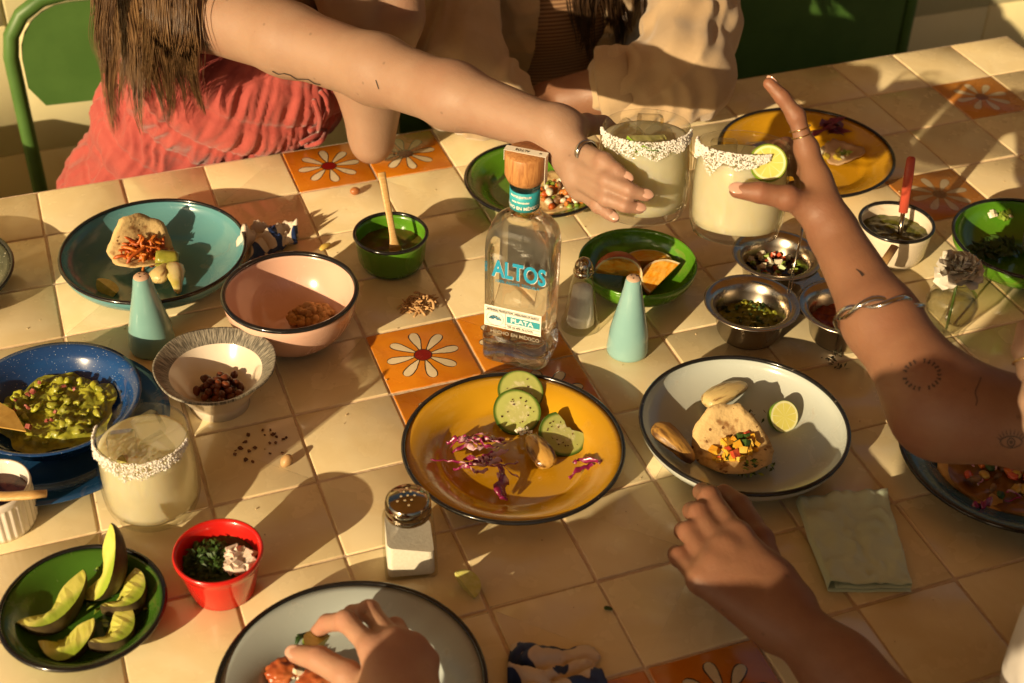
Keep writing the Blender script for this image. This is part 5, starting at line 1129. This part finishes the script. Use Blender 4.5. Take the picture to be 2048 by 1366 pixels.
DRESS = dt.done(dt.bsdf(Base_Color=dt.mix(dt.ramp(dn, .3, .7), (.31, .045, .040), (.36, .060, .050)), Roughness=.85, Sheen_Weight=.25, Normal=dt.bump(dt.math('ADD', dt.math('MULTIPLY', dt.noise(dc, 160, 4), .7), dt.math('MULTIPLY', ds_, .25)), .5, .002)).outputs[0])
ax_ = (chest - hip) / np.linalg.norm(chest - hip); ax_v = Vector(ax_)
def gathers(v):
    s = float((np.array(v) - hip) @ ax_); r_ = v - Vector(hip) - ax_v * s; a = math.atan2(r_.y, r_.x)
    band = .5 + .5 * math.cos(s * 2 * PI / .062); f = noise.noise(Vector((a * 9 + 1.2 * noise.noise(v * 14), s * 6, 0))); f2 = noise.noise(Vector((a * 22, s * 14, 7)))
    rid = 1 - abs(f) * 2.2
    return .0095 * (1 - .5 * band) * max(-.5, rid) + .0040 * f2 - .004 * max(0, band - .86) / .14
crown = lambda V: ((V - chest) @ ax_ < .15) & (V[:, 2] > -.50)
skirt = [cap(hip + np.array([.07, -.02, -.02]), hip + np.array([.13, -.30, -.05]), .10, .085, .06), cap(hip + np.array([-.05, -.02, -.02]), hip + np.array([-.02, -.30, -.05]), .09, .08, .06), cap(chest + np.array([.02, 0, .02]), chest + np.array([.07, -.03, .03]), .09, .07, .05)]
dress, dress_bv = cloth('dress', torso1 + skirt, .0034, DRESS, red, .019, gathers, 2, crown)
P0 = np.array(base1)
for pts in ([(618, 262), (640, 250), (655, 225), (652, 196), (640, 182)], [(600, 288), (630, 272), (652, 262), (640, 284), (612, 292)], [(628, 200), (640, 235), (636, 262)]):
    pp = []
    for (x, y) in pts:
        hit = dress_bv.ray_cast(Vector(CAM), Vector(ray(x, y)).normalized()); D_ = depth(hit[0]) if hit[0] is not None else None; pp.append((x, y, D_))
    dm = min([d for *_, d in pp if d] or [1.86]); part('drawstring', tube([atd(x, y, (d or dm) - .012) - P0 for x, y, d in spline([(x, y, d or dm) for x, y, d in pp], 4)], .0036, 8), DRESS, red)
HAIR_M = pm('brown_hair', (.075, .036, .016), .36, (.17, .092, .040), sc=70, lo=.3, hi=.7, stretch=(1, 1, .25)); DHAIR_M = pm('dark_hair', (.028, .014, .008), .35, (.05, .026, .013), sc=120, stretch=(1, 1, .12))
hair(red, [dress_bv, red_bv], [(212, -60, 205, 165), (222, -60, 226, 262), (235, -60, 246, 205), (252, -60, 288, 262), (262, -60, 262, 175), (285, -60, 322, 232), (300, -60, 302, 190), (318, -60, 340, 248), (332, -60, 366, 215), (350, -60, 402, 222), (362, -60, 352, 150), (368, -60, 384, 180), (205, -60, 214, 120)], HAIR_M, 3, n=120, r=.00085)
ring_on(red, H1['index'][0], H1['index'][1], .30, .0118, .0017, SILVER, 2.2)
for n_ in ('index', 'middle', 'ring', 'pinky'): nail(red_body, H1[n_], [TOCAM[0] * .9, TOCAM[1] * .9, TOCAM[2] * .9 + .35], FR[n_][3], .0066)
tattoo(red_body, [stroke(red_bv, [(545 + 12 * k, 142 + 3.2 * k + 3 * math.sin(k * 1.9)) for k in range(9)], 2.2), stroke(red_bv, [(752 + k * 2, 160 + k * 6) for k in range(4)], 2.0)])

# ---------------------------------------------------------------- diner in beige overshirt
BY = .20; bch = aty(1095, -60, BY); bel = aty(1090, 120, BY + .06); bhp = aty(1090, 330, BY + .10)
SR = aty(1400, -140, BY - .02); ER = at(1372, 150, .10); FW = at(1095, 205, .045); SLb = aty(905, -120, BY); ELb = at(905, 150, .085); FWl = at(1045, 235, .045)
spec2 = dict(index=[at(1035, 222, .04), at(1010, 232, .03), at(995, 240, .022), at(985, 246, .016)], middle=[at(1030, 230, .036), at(1005, 242, .027), at(990, 250, .02), at(980, 256, .014)], ring=[at(1030, 238, .032), at(1007, 250, .024), at(994, 258, .017), at(985, 262, .012)], pinky=[at(1034, 246, .028), at(1014, 257, .021), at(1004, 263, .015), at(997, 267, .011)], thumb=[at(1075, 220, .05), at(1058, 212, .05), at(1042, 212, .042), at(1030, 216, .035)])
H2 = {k: [np.array(p) for p in v] for k, v in spec2.items()}
base2 = (float(bhp[0]), float(bhp[1]), FLOOR_Z)
btop = (SR + SLb) / 2 + np.array([0, .01, .06])
body2 = [elp(bch, (.16, .105, .15), (0, 0, 0), .06), elp(bel, (.145, .105, .14), (0, 0, 0), .06), elp(bhp, (.17, .14, .12), (0, 0, 0), .06), cap(SR, btop, .055, .06, .04), cap(SLb, btop, .055, .06, .04), cap(btop, btop + np.array([0, -.01, .10]), .05, .05, .03), elp(btop + np.array([0, -.03, .22]), (.075, .09, .11), (0, 0, 0), .03)]
arm2 = [cap(SR, ER, .055, .045, .03), cap(ER, FW, .044, .030, .02), cap(SLb, ELb, .055, .045, .03), cap(ELb, FWl, .043, .030, .02)]
k2 = bhp + np.array([.1, -.36, -.03]); legs2 = [cap(bhp + np.array([s * .08, 0, -.03]), bhp + np.array([s * .10, -.38, -.03]), .085, .06, .04) for s in (-1, 1)] + [cap(bhp + np.array([s * .10, -.38, -.03]), bhp + np.array([s * .10, -.34, -.40]), .055, .04, .03) for s in (-1, 1)]
bei, bei_body, bei_bv = person('person', 'person in an open beige overshirt with arms folded on the table', base2, body2 + arm2 + legs2 + hand(FW, H2), .0036, SKIN_B)
BEIGE = pm('beige_twill', (.40, .28, .165), .9, (.45, .325, .20), sc=14, bump=.5, bsc=420, bd=.0008, sheen=.3)
def fold(v):
    w = v + Vector((.03 * noise.noise(v * 9), .03 * noise.noise(v * 9 + Vector((5, 0, 0))), 0)); q = Vector((w.x * 26 + w.z * 10, w.y * 16, w.z * 9))
    return .009 * (1 - 2.4 * abs(noise.noise(q))) + .004 * (1 - 2.4 * abs(noise.noise(w * 24 + Vector((7, 0, 0))))) - .004
st_ = NT('striped_knit'); sc_ = st_.coord(); ss_ = st_.n('SeparateXYZ'); st_.set(ss_.inputs[0], sc_); sw = st_.math('SINE', st_.math('MULTIPLY', ss_.outputs[2], 900.0)); STRIPE = st_.done(st_.bsdf(Base_Color=st_.mix(st_.ramp(sw, -.2, .2), (.16, .075, .035), (.34, .19, .10)), Roughness=.9, Sheen_Weight=.2, Normal=st_.bump(sw, .3, .001)).outputs[0])
cloth('striped_shirt', body2[:3], .0045, STRIPE, bei, .006, lambda v: .004 * noise.noise(v * 14), 2, lambda V: V[:, 2] > -.6)
mid = bch[0]
open_front = lambda V: ~((V[:, 0] > mid - .055) & (V[:, 0] < mid + .045) & (V[:, 1] < BY + .02)) & (V[:, 2] > -.45)
cloth('overshirt', body2[:5], .0042, BEIGE, bei, .016, fold, 3, open_front)
csl = FW * .42 + ER * .58; csr = FWl * .5 + ELb * .5
def sleeve_fold(A, B_):
    d = Vector((B_ - A) / np.linalg.norm(B_ - A)); o_ = Vector(A)
    def f(v):
        w = v - o_; s_ = w.dot(d); r_ = w - d * s_; q = Vector((s_ * 30 + 1.2 * noise.noise(v * 14), r_.x * 9, r_.z * 9)); q2 = Vector((s_ * 16 + r_.z * 30, r_.x * 14, 4))
        return .0050 * (1 - 2.6 * abs(noise.noise(q))) + .0050 * (1 - 2.6 * abs(noise.noise(q2))) - .002
    return f
cloth('sleeve', [cap(SR, ER * .7 + SR * .3, .058, .052, .03), cap(ER * .7 + SR * .3, ER, .052, .047, .03), cap(ER, csl, .047, .045, .03)], .0034, BEIGE, bei, .010, sleeve_fold(ER, FW), 1)
dcu = (FW - ER) / np.linalg.norm(FW - ER); part('cuff', xf(lathe([(.0530, -.024), (.0575, -.022), (.0585, -.004), (.0600, .010), (.0590, .022), (.0560, .024), (.0515, .022), (.0500, .0)], 40, lambda a_, r_, z_: 1 + .05 * math.sin(3 * a_ + z_ * 60) + .03 * math.sin(7 * a_)), Matrix.Translation(Vector(csl + dcu * .012) - Vector(base2)) @ Vector(dcu).to_track_quat('Z', 'Y').to_matrix().to_4x4()), BEIGE, bei)
cloth('sleeve', [cap(SLb, ELb, .058, .056, .03), cap(ELb, csr, .054, .050, .03)], .0040, BEIGE, bei, .010, sleeve_fold(ELb, FWl), 1)
hair(bei, [bei_bv], [(1160, -80, 1160, 100), (1185, -80, 1172, 118), (1210, -80, 1222, 70), (1240, -80, 1236, 110), (1268, -80, 1262, 62), (1295, -80, 1300, 84), (1320, -80, 1322, 40)], DHAIR_M, 9, dflt=1.72, r=.0014)

# ---------------------------------------------------------------- person in white top (right): arm with bangle, resting fist
W3 = atd(1668, 468, 1.362); M3 = atd(1762, 640, 1.300); E3 = atd(1885, 815, 1.235); U3 = atd(2230, 880, 1.215)
spec3 = dict(index=[(1613, 298, 1.382), (1592, 232, 1.374), (1564, 194, 1.370), (1538, 167, 1.368)], middle=[(1612, 316, 1.402), (1572, 292, 1.462), (1530, 296, 1.484), (1494, 304, 1.482)], ring=[(1612, 342, 1.412), (1575, 335, 1.472), (1535, 342, 1.488), (1502, 350, 1.484)], pinky=[(1622, 372, 1.412), (1588, 378, 1.466), (1555, 385, 1.480), (1530, 390, 1.478)], thumb=[(1630, 418, 1.362), (1574, 396, 1.348), (1520, 385, 1.344), (1474, 381, 1.349)])
H3 = HJ(spec3, atd)
W4 = at(1566, 1232, .062); Mf = at(1680, 1340, .062); E4 = at(1905, 1560, .055)
spec4 = dict(index=[(1474, 1072, .086), (1419, 994, .078), (1404, 984, .052), (1420, 1006, .034)], middle=[(1450, 1101, .086), (1399, 1027, .078), (1384, 1022, .050), (1402, 1044, .032)], ring=[(1427, 1131, .082), (1378, 1064, .074), (1366, 1062, .048), (1384, 1082, .030)], pinky=[(1402, 1160, .076), (1360, 1114, .066), (1352, 1108, .044), (1368, 1122, .028)], thumb=[(1546, 1165, .066), (1518, 1082, .062), (1478, 1014, .056), (1448, 986, .050)])
H4 = HJ(spec4, at)
T3 = atd(2338, 1350, 1.14); base3 = (float(T3[0]), float(T3[1]), FLOOR_Z)
arm3 = [cap(W3, M3, .0245, .0330, .02), cap(M3, E3, .0330, .0425, .02), cap(E3, U3, .0400, .0440, .03), cap(W4, Mf, .0255, .0300, .02), cap(Mf, E4, .0300, .0400, .02), cap(E4, T3 + np.array([.02, -.10, .10]), .042, .05, .03), cap(U3, T3 + np.array([.06, .05, .10]), .046, .055, .03)]
tor3 = [elp(T3, (.13, .11, .17), (0, 0, R(20)), .05), elp(T3 + np.array([.03, -.03, -.24]), (.15, .12, .16), (0, 0, R(20)), .06)]
neck3 = T3 + np.array([.03, -.01, .19]); tor3b = [cap(T3, neck3, .09, .055, .05), elp(neck3 + np.array([-.02, .02, .17]), (.075, .085, .105), (0, 0, 0), .03)]
wht, wht_body, wht_bv = person('person', 'person in a white top with tattooed arm, bangle and raised finger', base3, tor3 + tor3b + arm3 + hand(W3, H3, 1.0, .0225) + hand(W4, H4, 1.18, .0250), .0025, SKIN_B, joints=[p for H_ in (H3, H4) for v in H_.values() for p in v] + [E3])
WT = pm('white_cotton', (.66, .62, .58), .9, (.72, .68, .64), sc=20, bump=.4, bsc=300, bd=.0008)
cloth('tank_top', tor3, .0045, WT, wht, .010, lambda v: .004 * noise.noise(v * 20), 2)
nail(wht_body, H3['thumb'], [TOCAM[0], TOCAM[1], TOCAM[2] + .5], FR['thumb'][3], .0085)
nail(wht_body, H3['index'], [.6, .5, .3], FR['index'][3], .0070)
for f in (.42, .62): ring_on(wht, H3['index'][0], H3['index'][1], f, .0104, .0006, GOLD)
# twisted bangle
d3 = (E3 - W3) / np.linalg.norm(E3 - W3); Bc = M3 + (E3 - M3) * -.02; Mq = Vector(d3).to_track_quat('Z', 'Y').to_matrix().to_4x4() @ TR((0, 0, 0), (R(16), R(-14), 0)); Mq.translation = Vector(Bc) - Vector(base3); V = []
for ph in (0, PI):
    pts = [tuple(Mq @ Vector(((.0385 + .0030 * math.cos(a * 4 + ph)) * math.cos(a), (.0385 + .0030 * math.cos(a * 4 + ph)) * math.sin(a), .0036 * math.sin(a * 4 + ph)))) for a in np.linspace(0, 2 * PI, 73)]
    part('bangle', tube(pts, .0030, 10, flat=.75), SILVER, wht)
# tattoos: ring of letters, eye, fine line, small triangle
st = []
for k in range(22):
    a = 2 * PI * k / 22
    if k in (5, 11, 16): continue
    c_ = np.array([1844 + 35 * math.cos(a), 750 + 28 * math.sin(a)]); r_ = np.array([math.cos(a), math.sin(a)]); tg = np.array([-r_[1], r_[0]])
    st.append(stroke(wht_bv, [c_ - r_ * 4.5, c_ + r_ * 4.5], 2.4)); st.append(stroke(wht_bv, [c_ - tg * 2.8 + r_ * (3 if k % 2 else -3), c_ + tg * 2.8 + r_ * (3 if k % 3 else -1)], 2.0))
tattoo(wht_body, st, 'lettering_tattoo')
E_ = lambda cx, cy, rx, ry, a0, a1, n=14: [(cx + rx * math.cos(R(a)), cy + ry * math.sin(R(a))) for a in np.linspace(a0, a1, n)]
st = [stroke(wht_bv, E_(2022, 884, 22, 12, 180, 360), 2.4), stroke(wht_bv, E_(2022, 882, 22, 13, 0, 180), 1.8), stroke(wht_bv, E_(2022, 884, 7.5, 8, 0, 360, 18), 2.2), stroke(wht_bv, E_(2022, 884, 2.5, 2.5, 0, 360, 10), 2.5)]
for a in range(195, 350, 18): st.append(stroke(wht_bv, [(2022 + 22 * math.cos(R(a)), 882 + 13 * math.sin(R(a))), (2022 + 30 * math.cos(R(a)), 880 + 22 * math.sin(R(a)))], [2.2, .8]))
tattoo(wht_body, st, 'eye_tattoo')
tattoo(wht_body, [stroke(wht_bv, spline([(1962, 755), (1956, 770), (1950, 785), (1954, 800), (1951, 812)], 4), 2.0), stroke(wht_bv, [(1712, 538), (1720, 544), (1727, 552)], [1, 4, 7])], 'line_tattoo')

# ---------------------------------------------------------------- diner at the bottom with the lime
spec5 = dict(index=[(748, 1300, .086), (692, 1242, .080), (654, 1246, .062), (634, 1264, .048)], middle=[(792, 1288, .086), (738, 1222, .072), (704, 1228, .052), (684, 1248, .036)], ring=[(824, 1298, .080), (790, 1256, .062), (765, 1254, .042), (742, 1268, .028)], pinky=[(850, 1324, .070), (832, 1288, .052), (812, 1288, .036), (796, 1300, .026)], thumb=[(752, 1405, .062), (696, 1352, .062), (638, 1318, .058), (592, 1308, .048)])
H5 = HJ(spec5, at); W5 = at(812, 1425, .072); E5 = np.array([.20, -1.29, .09]); S5 = np.array([-.05, -1.61, .29])
T5 = np.array([-.145, -1.475, .07]); base5 = (float(T5[0]), float(T5[1]), FLOOR_Z)
bot_pr = [elp(T5, (.18, .11, .20), (0, 0, R(-57)), .05), elp(T5 + np.array([0, -.02, -.25]), (.17, .13, .15), (0, 0, R(-57)), .06), cap(W5, W5 * .5 + E5 * .5, .0275, .034, .02), cap(W5 * .5 + E5 * .5, E5, .034, .042, .02), cap(E5, S5, .044, .055, .03), cap(S5, T5 + np.array([0, 0, .22]), .055, .06, .04), cap(T5 + np.array([-.095, .135, .21]), T5 + np.array([0, 0, .22]), .055, .06, .04), cap(T5 + np.array([-.095, .135, .21]), T5 + np.array([-.02, .12, -.06]), .052, .044, .03), cap(T5 + np.array([-.02, .12, -.06]), T5 + np.array([.10, .16, -.20]), .042, .03, .03), cap(T5 + np.array([0, 0, .22]), T5 + np.array([.02, -.03, .29]), .055, .052, .03), elp(T5 + np.array([.05, -.06, .38]), (.075, .09, .105), (0, 0, 0), .03)]
bot, bot_body, bot_bv = person('person', 'person at the bottom edge squeezing a lime wedge over grey plate', base5, bot_pr + hand(W5, H5, 1.06, .026), .0027, SKIN_C, joints=[p for v in H5.values() for p in v])
cloth('shirt', bot_pr[:2] + bot_pr[4:8], .006, pm('blue_linen', (.12, .15, .18), .9, (.15, .18, .21), sc=20, bump=.3, bsc=300), bot, .012, lambda v: .005 * noise.noise(v * 15), 2)
cloth('hair', [elp(T5 + np.array([.045, -.065, .405]), (.125, .13, .125), (0, 0, 0), .03)], .008, DHAIR_M, bot, 0, lambda v: .02 * noise.noise(v * 22), 1, lambda V: (V[:, 0] < T5[0] + .09) | (V[:, 2] > T5[2] + .42))  # unseen hair volume, added this large to shade the tattooed forearm
nail(bot_body, H5['thumb'], [-.2, -.4, .9], FR['thumb'][3], .0085)
wedge('lime_wedge', 'lime wedge pinched between the fingers over the grey plate', 'lime', .0155, R(90), at(640, 1286, .050), (R(60), R(20), R(40)), LIME_R, LIME_F)

# ---------------------------------------------------------------- hand with a thin ring at the right edge
spec6 = dict(index=[(2095, 760, 1.13), (2062, 742, 1.11), (2046, 700, 1.115), (2050, 656, 1.12)], middle=[(2110, 790, 1.14), (2080, 720, 1.15), (2078, 680, 1.16), (2080, 650, 1.165)], ring=[(2125, 815, 1.15), (2105, 745, 1.17), (2102, 705, 1.18), (2104, 675, 1.18)], pinky=[(2140, 840, 1.16), (2128, 780, 1.18), (2124, 750, 1.185), (2126, 725, 1.19)], thumb=[(2130, 900, 1.12), (2085, 850, 1.09), (2070, 800, 1.085), (2068, 765, 1.09)])
H6 = HJ(spec6, atd); W6 = atd(2190, 930, 1.14); E6 = W6 + np.array([.20, -.10, -.08])
oth, oth_body, oth_bv = person('person', 'fingers with a thin gold ring entering at the right edge', (float(W6[0] + .2), float(W6[1] - .1), FLOOR_Z), [cap(W6, E6, .027, .04, .02), cap(E6, E6 + np.array([.1, -.05, .2]), .04, .05, .03)] + hand(W6, H6, 1.15, .026), .0030, SKIN_A)
ring_on(oth, H6['index'][1], H6['index'][2], .55, .0112, .0007, GOLD)
